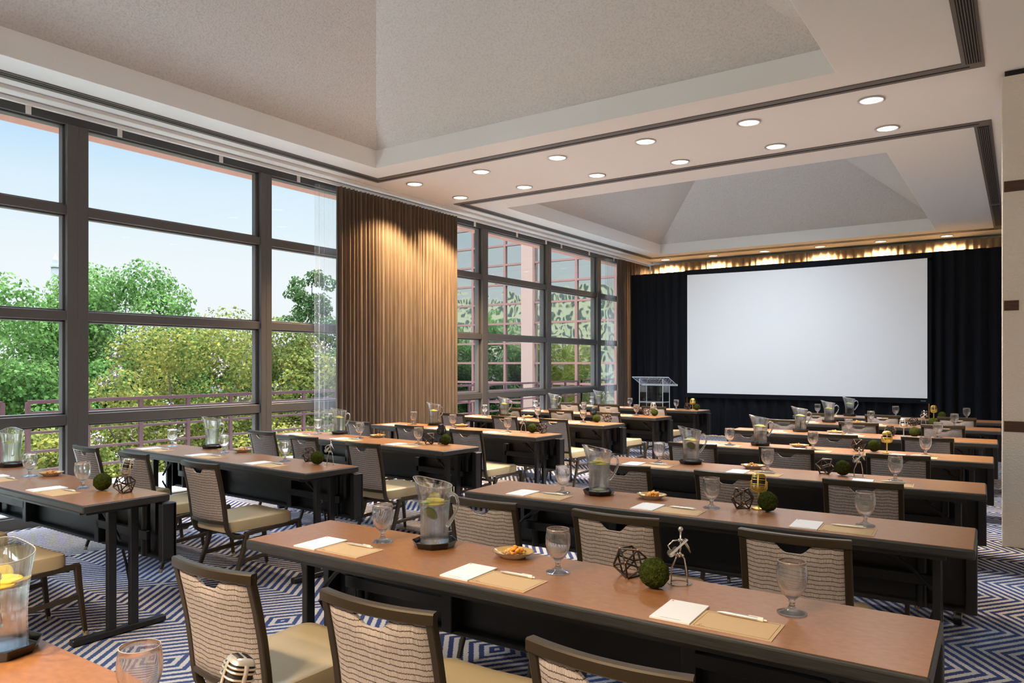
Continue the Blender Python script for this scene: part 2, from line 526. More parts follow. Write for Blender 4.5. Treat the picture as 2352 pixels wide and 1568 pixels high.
def build_roof():
    q1, q2 = 1.95, 1.7
    holes = [(-6.36 + q1, -1.22 - q1, TRAYS[0][2] + q1, TRAYS[0][3] - q1), (-6.36 + q2, -1.22 - q2, TRAYS[1][2] + q2, TRAYS[1][3] - q2)]
    X0, X1, z0, z1 = XW - 0.6, XR + 0.3, 5.30, 5.45
    b = MB(); y = YF - 0.3
    for hx0, hx1, hy0, hy1 in holes:
        b.box((X0, y, z0), (X1, hy0, z1)).box((X0, hy0, z0), (hx0, hy1, z1)).box((hx1, hy0, z0), (X1, hy1, z1))
        y = hy1
    b.box((X0, y, z0), (X1, YB + 0.3, z1))
    struct('roof_slab', b.mesh('roof_slab', M['ceil']))
    for n, (hx0, hx1, hy0, hy1) in enumerate(holes):       # unseen glazed tops added to the ceiling trays to let in more daylight
        struct('window_%d' % (30 + n), MB().quad((hx0, hy0, 5.40), (hx1, hy0, 5.40), (hx1, hy1, 5.40), (hx0, hy1, 5.40)).mesh('added_skylight', M['pane']))
build_roof()
struct('wall_right', MB().box((XR, YF, 0), (XR + 0.2, YB, 5.30)).mesh('wall_right', M['wall']))
struct('wall_rear', MB().box((XW, YF - 0.2, 0), (XR + 0.2, YF, 5.30)).mesh('wall_rear', M['wall']))
struct('wall_end', MB().box((XW - 0.12, YB, 0), (XR + 0.2, YB + 0.2, 5.30)).mesh('wall_end', M['wall']))

# pier at the right edge of the view, with three walnut inlays
def build_pier():
    x0, x1, y0, y1 = -0.125, XR, 7.10, 7.60
    o = struct('wall_pier', MB().box((x0, y0, 0), (x1, y1, 3.755)).mesh('wall_pier', M['stucco'], bevel=0.008))
    for (z0, z1, xx) in ((2.83, 2.915, 0.9), (1.885, 1.965, -0.012), (0.92, 1.005, 0.9)):
        struct('wood_inlay', MB().box((x0 + 0.015, y0 - 0.006, z0), (xx, y0 + 0.02, z1)).mesh('wood_inlay', M['walnut']), o)
    struct('shadow_gap', MB().box((x0 + 0.02, y0 + 0.02, 3.75), (x1, y1, 3.80)).mesh('shadow_gap', M['vent_dark']), o)
build_pier()

# ------------------------------------------------------------------ window wall
MULL = [-4.98, -2.885, -0.79, 1.305, 3.40, 5.495, 7.60, 9.78, 11.78, 13.77]
TRANS = [(0.894, 0.99), (1.866, 1.951), (2.845, 2.93)]
def build_windows():
    struct('wall_left', MB().box((XW - 0.14, YF, 0), (XW + 0.02, YB, 0.10)).mesh('wall_left', M['header']))
    struct('trim_1', MB().box((XW - 0.16, YF, 3.68), (XW + 0.03, YB, ZC)).mesh('trim_1', M['header']))
    n = 1
    for i, y in enumerate(MULL):
        if y < YF or y > YB: continue
        w = 0.095 if y == 3.40 else 0.075
        b = MB().box((XW - 0.12, y - w, 0.10), (XW + 0.05, y + w, 3.68))
        b.box((XW - 0.13, y - 0.006, 0.10), (XW + 0.052, y + 0.006, 3.68))
        n += 1
        struct('trim_%d' % n, b.mesh('mullion', M['mullion'], bevel=0.004, segs=1))
    k = 1
    edges = [YF] + [y for y in MULL if YF < y < YB] + [YB]
    for a, c in zip(edges[:-1], edges[1:]):
        fr = MB()
        for z0, z1 in TRANS:
            fr.box((XW - 0.10, a + 0.05, z0), (XW + 0.035, c - 0.05, z1))
        zs = [0.10] + [v for t in TRANS for v in t] + [3.68]
        for q in range(4):
            z0, z1 = zs[q * 2], zs[q * 2 + 1]
            for (p0, p1) in ((a + 0.055, a + 0.115), (c - 0.115, c - 0.055)):
                fr.box((XW - 0.07, p0, z0), (XW - 0.005, p1, z1))
            fr.box((XW - 0.07, a + 0.07, z0 - 0.001), (XW - 0.005, c - 0.07, z0 + 0.018))
            fr.box((XW - 0.07, a + 0.07, z1 - 0.018), (XW - 0.005, c - 0.07, z1 + 0.001))
        o = struct('window_%d' % k, fr.mesh('window_frame', M['mullion'], bevel=0.003, segs=1))
        g = MB()
        for q in range(4):
            x = XW - 0.04
            g.quad((x, a + 0.1, zs[q * 2]), (x, c - 0.1, zs[q * 2]), (x, c - 0.1, zs[q * 2 + 1]), (x, a + 0.1, zs[q * 2 + 1]))
        obj('pane', g.mesh('pane', M['pane']), o)
        k += 1
    struct('trim_20', MB().box((XW - 0.42, YF, 3.700), (XW - 0.20, YB, 4.3)).mesh('exterior_fascia', M['pink']))
build_windows()

# curtain track with little brackets
def build_track():
    t = thing('curtain_track', 'long white curtain track along the top of the window wall', 'curtain track', (0, 0, 0))
    obj('rail', MB().box((XW + 0.12, YF + 0.1, 3.725), (XW + 0.16, YB - 0.2, 3.760)).box((XW + 0.17, YF + 0.1, 3.765), (XW + 0.30, YB - 0.2, 3.80)).mesh('rail', M['track'], bevel=0.004, segs=1), t)
    me = MB().box((XW + 0.118, -0.022, 3.655), (XW + 0.126, 0.022, 3.735)).mesh('bracket', M['track'])
    for y in (1.9, 2.95, 3.75, 4.85, 5.9, 9.4, 10.6, 11.55, 12.1, 13.2, 14.3):
        o = obj('bracket', me, t); o.location = (0, y, 0)
build_track()

# ------------------------------------------------------------------ linear vents around both trays
def build_vent(label, x0, x1, y0, y1, grilles, group):
    t = thing('linear_vent', label, 'air vent', (0, 0, 0), 0, group)
    w = 0.15; zt = ZC + 0.002; zb = ZC - 0.010
    b = MB()
    def frame(lo, hi):
        b.box((lo[0], lo[1], zb), (hi[0], hi[1], zt))
    frame((x0, y0), (x0 + w, y1)); frame((x1 - w, y0), (x1, y1))
    frame((x0 + w, y0), (x1 - w, y0 + w)); frame((x0 + w, y1 - w), (x1 - w, y1))
    obj('frame', b.mesh('frame', M['vent']), t)
    s = MB()
    h = 0.022
    s.box((x0 + 0.06, y0 + 0.06, zb - 0.003), (x0 + 0.06 + h, y1 - 0.06, zb)); s.box((x0 + 0.11, y0 + 0.06, zb - 0.003), (x0 + 0.11 + h / 2, y1 - 0.06, zb))
    for yy in (y0 + 0.05, y1 - 0.05 - h):
        s.box((x0 + 0.1, yy, zb - 0.003), (x1 - 0.1, yy + h, zb))
    obj('slot', s.mesh('slot', M['vent_dark']), t)
    for (g0, g1) in grilles:
        c = MB().box((x1 - w + 0.028, g0, zb - 0.004), (x1 - 0.022, g1, zb))
        o = obj('grille', c.mesh('grille', M['vent_dark']), t)
        l = MB()
        for k in range(6):
            xx = x1 - w + 0.038 + k * 0.0165
            l.box((xx, g0, zb - 0.010), (xx + 0.005, g1, zb - 0.003))
        obj('louvre', l.mesh('louvre', M['vent']), o)
build_vent('dark slot vent framing the nearer ceiling tray, grille on its right side', -6.83, -0.23, 0.15, 6.88, [(0.3, 6.74)], None)
build_vent('dark slot vent framing the farther ceiling tray, toward the projection screen', -6.83, -0.23, 8.43, 15.35, [(8.60, 12.85), (13.0, 14.9)], None)

# ------------------------------------------------------------------ downlights
def spot(parent, energy, size_deg, blend, col, r=0.07, z=-0.025):
    d = bpy.data.lights.new('lamp', 'SPOT'); d.energy = energy; d.color = col
    d.spot_size = math.radians(size_deg); d.spot_blend = blend; d.shadow_soft_size = r
    o = bpy.data.objects.new('lamp', d); C.objects.link(o); o.parent = parent; o.location = (0, 0, z)
    return o
trim_me = MB().lathe([(0.092, 0.0), (0.112, -0.001), (0.114, -0.010), (0.100, -0.014), (0.092, -0.006)], 32, closed=True).mesh('trim_ring', M['trim'], smooth=True)
lens_me = MB().disc(0.094, -0.0045, 32, flip=True).disc(0.094, -0.001, 32).mesh('lens', M['lens'])
def downlight(x, y, label, group, en=LAMP_W, col=LAMP_COL, size=138, blend=0.95):
    t = thing('recessed_downlight', label, 'ceiling light', (x, y, ZC), 0, group)
    obj('trim_ring', trim_me, t); obj('lens', lens_me, t)
    if en: spot(t, en, size, blend, col)
ORD = ['first', 'second', 'third', 'fourth', 'fifth', 'sixth', 'seventh', 'eighth', 'ninth']
for r_, y in enumerate((7.21, 8.16)):
    for k in range(6):
        downlight(-6.49 + 1.08 * k, y, 'round recessed downlight, %s from the windows in the %s row of the ceiling band' % (ORD[k], 'nearer' if r_ == 0 else 'farther'), 'downlights in the ceiling band', *((760, LAMP_WARM, 116, 0.4) if k == 0 else (LAMP_W * (0.8 if k < 3 else 1.1),)))
for k in range(6):
    downlight(-6.56 + 1.09 * k, 15.62, 'warm downlight washing the end curtain, %s from the windows' % ORD[k], 'downlights over the end curtain', 380, (1, 0.70, 0.37), 156, 0.5)
# same fixtures over the part of the room behind the photographer
for y in (-1.9, -0.95):
    for k in range(6):
        downlight(-6.49 + 1.08 * k, y, 'round recessed downlight over the rear of the room, %s from the windows, %s row' % (ORD[k], 'rear' if y < -1.5 else 'front'), 'downlights over the rear of the room', *((40, LAMP_COL) if k < 3 else (500, (1.0, 0.79, 0.53))))

# ------------------------------------------------------------------ curtains
def pleat_mesh(name, p0, p1, z0, z1, wl, amp, mt, jit=0.2, nz=6, seed=1, thick=True, flare=0.0):
    rng = np.random.default_rng(seed)
    p0 = np.array(p0, float); p1 = np.array(p1, float)
    L = np.hypot(*(p1 - p0)); d = (p1 - p0) / L; nrm = np.array([-d[1], d[0]])
    per = 8
    npl = max(2, int(round(L / wl)))
    widths = 1 + jit * rng.uniform(-1, 1, npl); widths = np.cumsum(widths); widths = np.concatenate([[0], widths]) / widths[-1]
    amps = amp * (1 + 0.5 * jit * rng.uniform(-1, 1, npl))
    top_n = npl * per
    drift = rng.uniform(-1, 1, npl) * wl * 0.35
    b = MB()
    def fn(u, v):
        i = u * npl; k = min(int(i), npl - 1); f = i - k
        s = (widths[k] + (widths[k + 1] - widths[k]) * f) * L + drift[k] * math.sin(PI * f) * (1 - v)
        w = math.sin(2 * PI * f)
        off = amps[k] * (w * (0.75 + 0.35 * (1 - v)) + 0.25 * math.sin(4 * PI * f + k))
        p = p0 + d * s + nrm * off
        return (p[0], p[1], z0 + (z1 - z0) * v)
    b.grid(fn, top_n, nz)
    me = b.mesh(name, mt, smooth=True, angle=180)
    return me
def curtain(label, p0, p1, z0, z1, wl, amp, mt, seed, name='curtain', cat='curtain', group=None, **kw):
    t = thing(name, label, cat, (0, 0, 0), 0, group, me=pleat_mesh(name, p0, p1, z0, z1, wl, amp, mt, seed=seed, **kw))
    return t
XC = XW + 0.22
curtain('beige pleated curtain panel between the two window groups, camera-side half', (XC, 6.43), (XC, 7.69), 0.02, 3.70, 0.072, 0.040, M['curtain'], 3)
curtain('beige pleated curtain panel between the two window groups, screen-side half', (XC, 7.70), (XC, 8.80), 0.02, 3.70, 0.072, 0.040, M['curtain'], 4)
curtain('narrow beige curtain at the window corner beside the left black drape', (XC, 14.30), (XC, 15.85), 0.02, 3.70, 0.072, 0.040, M['curtain'], 5)
curtain('beige curtain on the end wall above the black drape, window-side half', (-7.05, 15.93), (-3.62, 15.93), 0.02, 3.74, 0.135, 0.040, M['end_curtain'], 6, nz=4)
curtain('beige curtain on the end wall above the black drape, pier-side half', (-3.60, 15.93), (0.75, 15.93), 0.02, 3.74, 0.135, 0.040, M['end_curtain'], 7, nz=4)
curtain('white sheer curtain at the edge of the near window group', (XW + 0.09, 6.18), (XW + 0.09, 6.55), 0.02, 3.70, 0.07, 0.022, M['sheer'], 8, name='sheer_curtain', cat='sheer curtain')
curtain('white sheer curtain at the far window beside the corner curtain', (XW + 0.09, 13.98), (XW + 0.09, 14.42), 0.02, 3.70, 0.07, 0.022, M['sheer'], 9, name='sheer_curtain', cat='sheer curtain')

# ------------------------------------------------------------------ screen and black drapes
YS = 14.62
curtain('black velour drape hanging left of the projection screen', (-6.96, YS + 0.06), (-5.70, YS + 0.06), 0.02, 3.38, 0.19, 0.035, M['drape'], 21, name='stage_drape', cat='drape')
curtain('black velour drape hanging right of the projection screen beside the pier', (-1.30, YS + 0.06), (0.9, YS + 0.06), 0.02, 3.40, 0.21, 0.035, M['drape'], 22, name='stage_drape', cat='drape')
curtain('black pleated skirt below the projection screen', (-5.68, YS + 0.05), (-1.32, YS + 0.05), 0.02, 0.83, 0.23, 0.030, M['drape'], 23, name='screen_skirt', cat='drape')
def build_screen():
    x0, x1, z0, z1 = -5.66, -1.33, 0.865, 3.29
    t = thing('projection_screen', 'large white projection screen framed by black drapes', 'projection screen', (0, 0, 0))
    def surf(u, v):
        s = 0.010 * math.sin(PI * u)
        return (x0 + (x1 - x0) * u, YS - 0.01, z0 + (z1 - z0) * v - (0.02 * math.sin(PI * u) if v > 0.5 else 0))
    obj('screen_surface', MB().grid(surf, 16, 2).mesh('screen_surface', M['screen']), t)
    b = MB().box((x0 - 0.05, YS, z0 - 0.09), (x1 + 0.06, YS + 0.03, z0)).box((x0 - 0.05, YS, z1 - 0.04), (x1 + 0.06, YS + 0.03, z1 + 0.10))
    b.box((x0 - 0.05, YS, z0), (x0, YS + 0.03, z1)).box((x1, YS, z0), (x1 + 0.06, YS + 0.03, z1)).box((x0, YS + 0.01, z0), (x1, YS + 0.03, z1 - 0.03))
    fr = obj('frame', b.mesh('frame', M['drape']), t)
    mk = MB()
    for k in range(5):
        mk.box((x1 - 0.10 + k * 0.016, YS - 0.003, z0 - 0.052), (x1 - 0.089 + k * 0.016, YS + 0.001, z0 - 0.040))
    obj('printed_mark', mk.mesh('printed_mark', M['greyink']), fr)
    obj('leg', MB().box((x0 + 0.3, YS + 0.03, 0), (x0 + 0.36, YS + 0.3, 0.04)).box((x0 + 0.3, YS + 0.10, 0), (x0 + 0.34, YS + 0.14, 0.9)).mesh('leg', M['black']), t)
    obj('leg', MB().box((x1 - 0.36, YS + 0.03, 0), (x1 - 0.3, YS + 0.3, 0.04)).box((x1 - 0.34, YS + 0.10, 0), (x1 - 0.30, YS + 0.14, 0.9)).mesh('leg', M['black']), t)
build_screen()

# ------------------------------------------------------------------ acrylic lectern
def build_lectern():
    t = thing('lectern', 'clear acrylic lectern standing before the left black drape', 'lectern', (-5.20, 11.90, 0), math.radians(182))
    th = 0.012
    def rim(pts, r=0.008):
        return MB().sweep(pts + [pts[0]], r, 6)
    # slanted reading top
    a, b_, c, d = (-0.325, 0.20, 1.235), (0.325, 0.20, 1.235), (0.325, -0.24, 1.085), (-0.325, -0.24, 1.085)
    top = MB().quad(a, b_, c, d)
    to = obj('reading_top', top.mesh('reading_top', M['acrylic']), t)
    obj('top_edge', rim([a, b_, c, d], 0.007).mesh('top_edge', M['acrylic_edge']), to)
    lip = MB().box((-0.325, -0.25, 1.085), (0.325, -0.240, 1.112))
    obj('lip', lip.mesh('lip', M['acrylic_edge']), to)
    for nm, x0, y0, x1, y1 in (('front_panel', -0.21, 0.16, 0.21, 0.16), ('side_panel', -0.21, -0.16, -0.21, 0.16), ('side_panel', 0.21, -0.16, 0.21, 0.16)):
        zt0, zt1 = 1.10 + (y0 + 0.16) * 0.33, 1.10 + (y1 + 0.16) * 0.33
        pts = [(x0, y0, 0.03), (x1, y1, 0.03), (x1, y1, zt1), (x0, y0, zt0)]
        p = obj(nm, MB().quad(*pts).mesh(nm, M['acrylic']), t)
        obj('panel_edge', rim(pts, 0.006).mesh('panel_edge', M['acrylic_edge']), p)
    sh = obj('shelf', MB().box((-0.205, -0.15, 0.80), (0.205, 0.155, 0.812)).mesh('shelf', M['acrylic']), t)
    obj('shelf_edge', rim([(-0.205, -0.15, 0.806), (0.205, -0.15, 0.806), (0.205, 0.155, 0.806), (-0.205, 0.155, 0.806)], 0.006).mesh('shelf_edge', M['acrylic_edge']), sh)
    obj('base', MB().box((-0.30, -0.22, 0.0), (0.30, 0.22, 0.03)).mesh('base', M['acrylic'], bevel=0.004), t)
build_lectern()

# ================================================================== FURNITURE PROTOTYPES
def make_table():
    L, D, H = 1.22, 0.23, 0.745
    t = thing('training_table', 'prototype', 'table')
    top = obj('tabletop', MB().box((-L + 0.008, -D + 0.008, H - 0.038), (L - 0.008, D - 0.008, H)).mesh('tabletop', M['top']), t)
    b = MB(); w = 0.010
    z0, z1 = H - 0.042, H - 0.0012
    def ring(x, y): return [(-x, -y), (x, -y), (x, y), (-x, y)]
    o, i = ring(L, D), ring(L - w, D - w)
    for k in range(4):
        p, q, r, s = o[k], o[(k + 1) % 4], i[(k + 1) % 4], i[k]
        b.quad((*p, z0), (*q, z0), (*q, z1), (*p, z1)); b.quad((*s, z0), (*r, z0), (*r, z1), (*s, z1))
        b.quad((*p, z1), (*q, z1), (*r, z1), (*s, z1)); b.quad((*p, z0), (*q, z0), (*r, z0), (*s, z0))
    bm_me = b.mesh('edge_band', M['edge'])
    bm = bmesh.new(); bm.from_mesh(bm_me); bmesh.ops.remove_doubles(bm, verts=bm.verts, dist=1e-5)
    bmesh.ops.recalc_face_normals(bm, faces=bm.faces)
    es = [x for x in bm.edges if len(x.link_faces) == 2 and x.calc_face_angle(0) > 0.5 and all(abs(abs(v.co.x) - L) < 1e-4 or abs(abs(v.co.y) - D) < 1e-4 for v in x.verts)]
    bmesh.ops.bevel(bm, geom=es, offset=0.009, segments=3, profile=0.5, affect='EDGES', clamp_overlap=True)
    bm.to_mesh(bm_me); bm.free()
    obj('edge_band', bm_me, top)
    obj('apron_rail', MB().box((-L + 0.10, -0.20, H - 0.062), (L - 0.10, -0.175, H - 0.040)).box((-L + 0.10, 0.15, H - 0.062), (L - 0.10, 0.175, H - 0.040)).mesh('apron_rail', M['black']), t)
    for sx in (-1, 1):
        x = sx * (L - 0.14)
        b = MB().box((x - 0.016, -0.045, 0.03), (x + 0.016, 0.0, H - 0.04)).box((x - 0.016, 0.075, 0.03), (x + 0.016, 0.12, H - 0.04))
        b.box((x - 0.02, -0.16, H - 0.075), (x + 0.02, 0.17, H - 0.04))
        lg = obj('leg', b.mesh('leg', M['black'], bevel=0.003, segs=1), t)
        f = MB().box((x - 0.022, -0.225, 0.006), (x + 0.022, 0.275, 0.038))
        f.box((x - 0.02, -0.215, 0.0), (x + 0.02, -0.19, 0.008)).box((x - 0.02, 0.24, 0.0), (x + 0.02, 0.265, 0.008))
        obj('foot', f.mesh('foot', M['black'], bevel=0.004, segs=1), lg)
        bb = MB().sweep([(x - sx * 0.02, 0.035, 0.50), (x - sx * 0.10, 0.035, 0.58), (x - sx * 0.19, 0.035, 0.64)], 0.009, 6)
        bb.sweep([(x - sx * 0.15, 0.035, 0.615), (x - sx * 0.27, 0.035, 0.70)], 0.017, 8)
        bb.sweep([(x, 0.04, 0.45), (x - sx * 0.03, 0.075, 0.36), (x - sx * 0.03, 0.09, 0.27)], 0.008, 6)
        obj('brace', bb.mesh('brace', M['black'], smooth=True), t)
    # modesty panel: shallow pan along the far edge
    p = MB().box((-L, 0.245, 0.375), (L, 0.265, 0.690))
    for sx in (-1, 1):
        x = sx * L
        p.box((min(x, x - sx * 0.045), 0.185, 0.372), (max(x, x - sx * 0.045), 0.268, 0.692))
    p.box((-L, 0.20, 0.372), (L, 0.25, 0.392))
    pn = obj('modesty_panel', p.mesh('modesty_panel', M['panel'], bevel=0.004, segs=1), t)
    for sx in (-1, 1):
        xx = sx * 0.50
        s = MB().box((xx - 0.026, 0.175, 0.385), (xx + 0.026, 0.245, 0.60))
        s.box((min(xx, sx * (L - 0.15)), 0.175, 0.475), (max(xx, sx * (L - 0.15)), 0.20, 0.525))
        obj('stiffener', s.mesh('stiffener', M['black'], bevel=0.003, segs=1), pn)
        h = MB().sweep([(sx * (L - 0.21), 0.205, 0.376), (sx * (L - 0.21), 0.205, 0.690)], 0.024, 10)
        h.box((sx * (L - 0.115) - 0.014, 0.20, 0.52), (sx * (L - 0.115) + 0.014, 0.245, 0.715))
        obj('hinge_post', h.mesh('hinge_post', M['black'], smooth=True), pn)
    return t

def make_chair():
    t = thing('banquet_chair', 'prototype', 'chair')
    def yb(x, z):   # back plane: lean plus a bow
        lean = -0.306 - (z - 0.44) / 0.395 * 0.072 - 0.010 * math.sin((z - 0.44) / 0.395 * PI) * -1
        bow = -0.024 * (1 - (x / 0.185) ** 2)
        return lean + bow
    # back frame
    b = MB()
    for sx in (-1, 1):
        x = sx * 0.184
        path = [(x, yb(x, z), z) for z in (0.822, 0.72, 0.62, 0.53, 0.46)]
        path += [(x, -0.300, 0.415), (x * 1.01, -0.283, 0.378), (x * 1.02, -0.252, 0.354), (x * 1.03, -0.215, 0.347), (x * 1.03, -0.150, 0.352)]
        b.sweep(path, 1.0, rect=(0.026, 0.024), up=(0, 1, 0))
    rail = [(x, yb(x, 0.815), 0.818) for x in np.linspace(-0.196, 0.196, 13)]
    b.sweep(rail, 1.0, rect=(0.030, 0.033))
    rail = [(x, yb(x, 0.452), 0.452) for x in np.linspace(-0.176, 0.176, 9)]
    b.sweep(rail, 1.0, rect=(0.020, 0.022))
    obj('back_frame', b.mesh('back_frame', M['bronze'], smooth=True, angle=30), t)
    # upholstered back with a hand-hold cut-out
    def topz(x):
        f = min(1.0, max(0.0, (abs(x) - 0.022) / 0.062))
        return 0.764 + 0.042 * f * f * (3 - 2 * f)
    b = MB()
    def face(off):
        def fn(u, v):
            x = -0.172 + 0.344 * u
            z = 0.462 + (topz(x) - 0.462) * v
            puff = off * (1 - 0.75 * max(abs(2 * u - 1) ** 8, abs(2 * v - 1) ** 10))
            return (x, yb(x, z) + puff, z)
        return fn
    nu, nv = 40, 12
    b.grid(face(-0.017), nu, nv); n0 = (nu + 1) * (nv + 1)
    b.grid(face(0.022), nu, nv)
    def idx(i, j, s): return s * n0 + j * (nu + 1) + i
    sf = []
    for i in range(nu):
        sf.append((idx(i, nv, 0), idx(i + 1, nv, 0), idx(i + 1, nv, 1), idx(i, nv, 1)))
        sf.append((idx(i, 0, 0), idx(i + 1, 0, 0), idx(i + 1, 0, 1), idx(i, 0, 1)))
    for j in range(nv):
        sf.append((idx(0, j, 0), idx(0, j + 1, 0), idx(0, j + 1, 1), idx(0, j, 1)))
        sf.append((idx(nu, j, 0), idx(nu, j + 1, 0), idx(nu, j + 1, 1), idx(nu, j, 1)))
    b.f += sf; b.mi += [0] * len(sf)
    obj('backrest', b.mesh('backrest', M['fabric'], smooth=True, angle=50), t)
    # seat cushion
    b = MB()
    def rim(u, off):
        a = 2 * PI * u
        cx, sy = math.cos(a), math.sin(a)
        ex = abs(cx) ** 0.28 * (1 if cx > 0 else -1); ey = abs(sy) ** 0.28 * (1 if sy > 0 else -1)
        yy = -0.045 + ey * (0.252 - off)
        ww = 0.203 + 0.012 * (yy + 0.045) / 0.25 - off
        return (ex * ww, yy)
    rings = [(0.006, 0.383), (0.0, 0.388), (0.0, 0.435), (0.004, 0.447), (0.014, 0.455), (0.05, 0.459), (0.11, 0.462), (0.18, 0.463)]
    segs = 48; vs = []; fs = []
    for off, z in rings:
        for k in range(segs):
            x, y = rim(k / segs, off)
            saddle = 0.010 * (x / 0.2) ** 2 * (1 if off > 0.003 else 0) - 0.004
            vs.append((x, y, z + (saddle if z > 0.44 else 0)))
    for i in range(len(rings) - 1):
        for k in range(segs):
            fs.append((i * segs + k, i * segs + (k + 1) % segs, (i + 1) * segs + (k + 1) % segs, (i + 1) * segs + k))
    fs.append(tuple(range(segs))); fs.append(tuple((len(rings) - 1) * segs + k for k in range(segs)))
    b.add(vs, fs)
    obj('seat', b.mesh('seat', M['vinyl'], smooth=True, angle=35), t)
    # legs, rails, stretchers
    for sx in (-1, 1):
        x0, x1 = sx * 0.197, sx * 0.205
        for ya, za, yf in ((0.245, 0.385, 0.285), (-0.165, 0.368, -0.285)):
            pts = [(x0, ya, za), (x0 + (x1 - x0) * 0.3, ya + (yf - ya) * 0.22, za * 0.72), (x1, yf, 0.012)]
            lg = obj('leg', MB().sweep(pts, [1.0, 0.92, 0.62], rect=(0.030, 0.032), up=(0, 1, 0)).mesh('leg', M['bronze'], smooth=True, angle=30), t)
            k = MB().lathe([(0.0001, 0.0), (0.011, 0.0), (0.0125, 0.004), (0.0125, 0.024), (0.0001, 0.026)], 10, (x1, yf, 0))
            obj('foot_cap', k.mesh('foot_cap', M['brass'], smooth=True), lg)
        obj('side_rail', MB().sweep([(x0, -0.175, 0.362), (x0, -0.10, 0.369), (x0, 0.15, 0.376), (x0, 0.255, 0.380)], 1.0, rect=(0.026, 0.028)).mesh('side_rail', M['bronze'], smooth=True, angle=30), t)
        obj('stretcher', MB().sweep([(sx * 0.201, -0.222, 0.195), (sx * 0.201, 0.262, 0.215)], 1.0, rect=(0.016, 0.026)).mesh('stretcher', M['bronze']), t)
    obj('cross_bar', MB().sweep([(-0.195, -0.16, 0.338), (0.195, -0.16, 0.338)], 1.0, rect=(0.016, 0.022)).sweep([(-0.195, 0.20, 0.366), (0.195, 0.20, 0.366)], 1.0, rect=(0.02, 0.02)).mesh('cross_bar', M['bronze']), t)
    return t

# ------------------------------------------------------------------ tableware prototypes
goblet_me = MB().lathe([(0.0001, 0.004), (0.020, 0.0045), (0.036, 0.002), (0.0405, 0.0005), (0.0415, 0.003), (0.036, 0.006), (0.022, 0.010), (0.012, 0.016), (0.0085, 0.023),
    (0.0085, 0.030), (0.0105, 0.034), (0.009, 0.038), (0.014, 0.044), (0.027, 0.056), (0.037, 0.075), (0.0425, 0.097), (0.0430, 0.118), (0.0405, 0.139), (0.0385, 0.150),
    (0.0375, 0.1505), (0.0370, 0.150), (0.0388, 0.139), (0.0410, 0.118), (0.0405, 0.097), (0.035, 0.077), (0.025, 0.059), (0.012, 0.048), (0.0001, 0.045)], 28).mesh('goblet', M['goblet'], smooth=True, angle=60)
rim_me = MB().sweep([(0.0382 * math.cos(2 * PI * k / 28), 0.0382 * math.sin(2 * PI * k / 28), 0.1500) for k in range(28)], 0.0009, 6, closed=True).mesh('rim', M['rim'], smooth=True)

def jug_r(h):   # outer radius against height
    pts = [(0.0, 0.058), (0.02, 0.0575), (0.06, 0.0555), (0.10, 0.0555), (0.15, 0.059), (0.20, 0.066), (0.26, 0.077), (0.30, 0.084)]
    for (a, ra), (b, rb) in zip(pts[:-1], pts[1:]):
        if h <= b: return ra + (rb - ra) * (h - a) / (b - a)
    return pts[-1][1]
JUG_TH = 0.0035
def make_jug():
    t = thing('water_pitcher', 'prototype', 'pitcher')
    segs = 40
    def topz(a):  # spout toward -x
        c = -math.cos(a)
        return 0.238 + 0.011 * c + 0.012 * max(0, c) ** 4
    def spoutr(a, f):
        c = max(0, -math.cos(a))
        return 0.020 * c ** 14 * f ** 3
    b = MB(); nz = 14
    vs = []; fs = []
    def ring(inner, v):
        for k in range(segs):
            a = 2 * PI * k / segs
            z = 0.012 + (topz(a) - 0.012) * v if inner else topz(a) * v
            r = jug_r(z) + spoutr(a, v) - (JUG_TH if inner else 0)
            vs.append((r * math.cos(a), r * math.sin(a), z))
    for j in range(nz + 1): ring(False, j / nz)
    for j in range(nz, -1, -1): ring(True, j / nz)
    n = 2 * (nz + 1)
    for j in range(n - 1):
        for k in range(segs):
            fs.append((j * segs + k, j * segs + (k + 1) % segs, (j + 1) * segs + (k + 1) % segs, (j + 1) * segs + k))
    fs.append(tuple(range(segs))); fs.append(tuple((n - 1) * segs + k for k in range(segs)))
    b.add(vs, fs)
    body = obj('body', b.mesh('body', M['jug'], smooth=True, angle=60), t)
    rm = MB().sweep([((jug_r(topz(a)) + spoutr(a, 1) - 0.0017) * math.cos(a), (jug_r(topz(a)) + spoutr(a, 1) - 0.0017) * math.sin(a), topz(a)) for a in [2 * PI * k / segs for k in range(segs)]], 0.0014, 6, closed=True)
    obj('rim', rm.mesh('rim', M['rim'], smooth=True), body)
    h = MB().sweep([(0.062, 0, 0.195), (0.082, 0, 0.207), (0.100, 0, 0.198), (0.107, 0, 0.175), (0.103, 0, 0.150), (0.090, 0, 0.122), (0.074, 0, 0.098), (0.058, 0, 0.078)], [0.008, 0.0075, 0.0068, 0.0065, 0.0065, 0.0068, 0.0075, 0.009], 10)
    obj('handle', h.mesh('handle', M['solid_glass'], smooth=True), t)
    prof = [(0.0001, 0.0125)] + [(jug_r(z) - JUG_TH - 0.0006, z) for z in (0.0125, 0.03, 0.06, 0.09, 0.12, 0.15, 0.160)] + [(0.0001, 0.160)]
    obj('water', MB().lathe(prof, 40).mesh('water', M['water'], smooth=True, angle=50), t)
    return t
def citrus_me(kind):
    b = MB()
    r = 0.036 if kind == 'lemon' else 0.030
    b.cur = 0; b.lathe([(r - 0.003, -0.0022), (r, -0.0015), (r, 0.0015), (r - 0.003, 0.0022)], 20)
    b.cur = 1; b.disc(r - 0.003, 0.0022, 20); b.disc(r - 0.003, -0.0022, 20, flip=True)
    return b.mesh(kind + '_slice', [M[kind + '_rind'], M[kind]], smooth=True, angle=60)
lemon_me, lime_me = citrus_me('lemon'), citrus_me('lime')
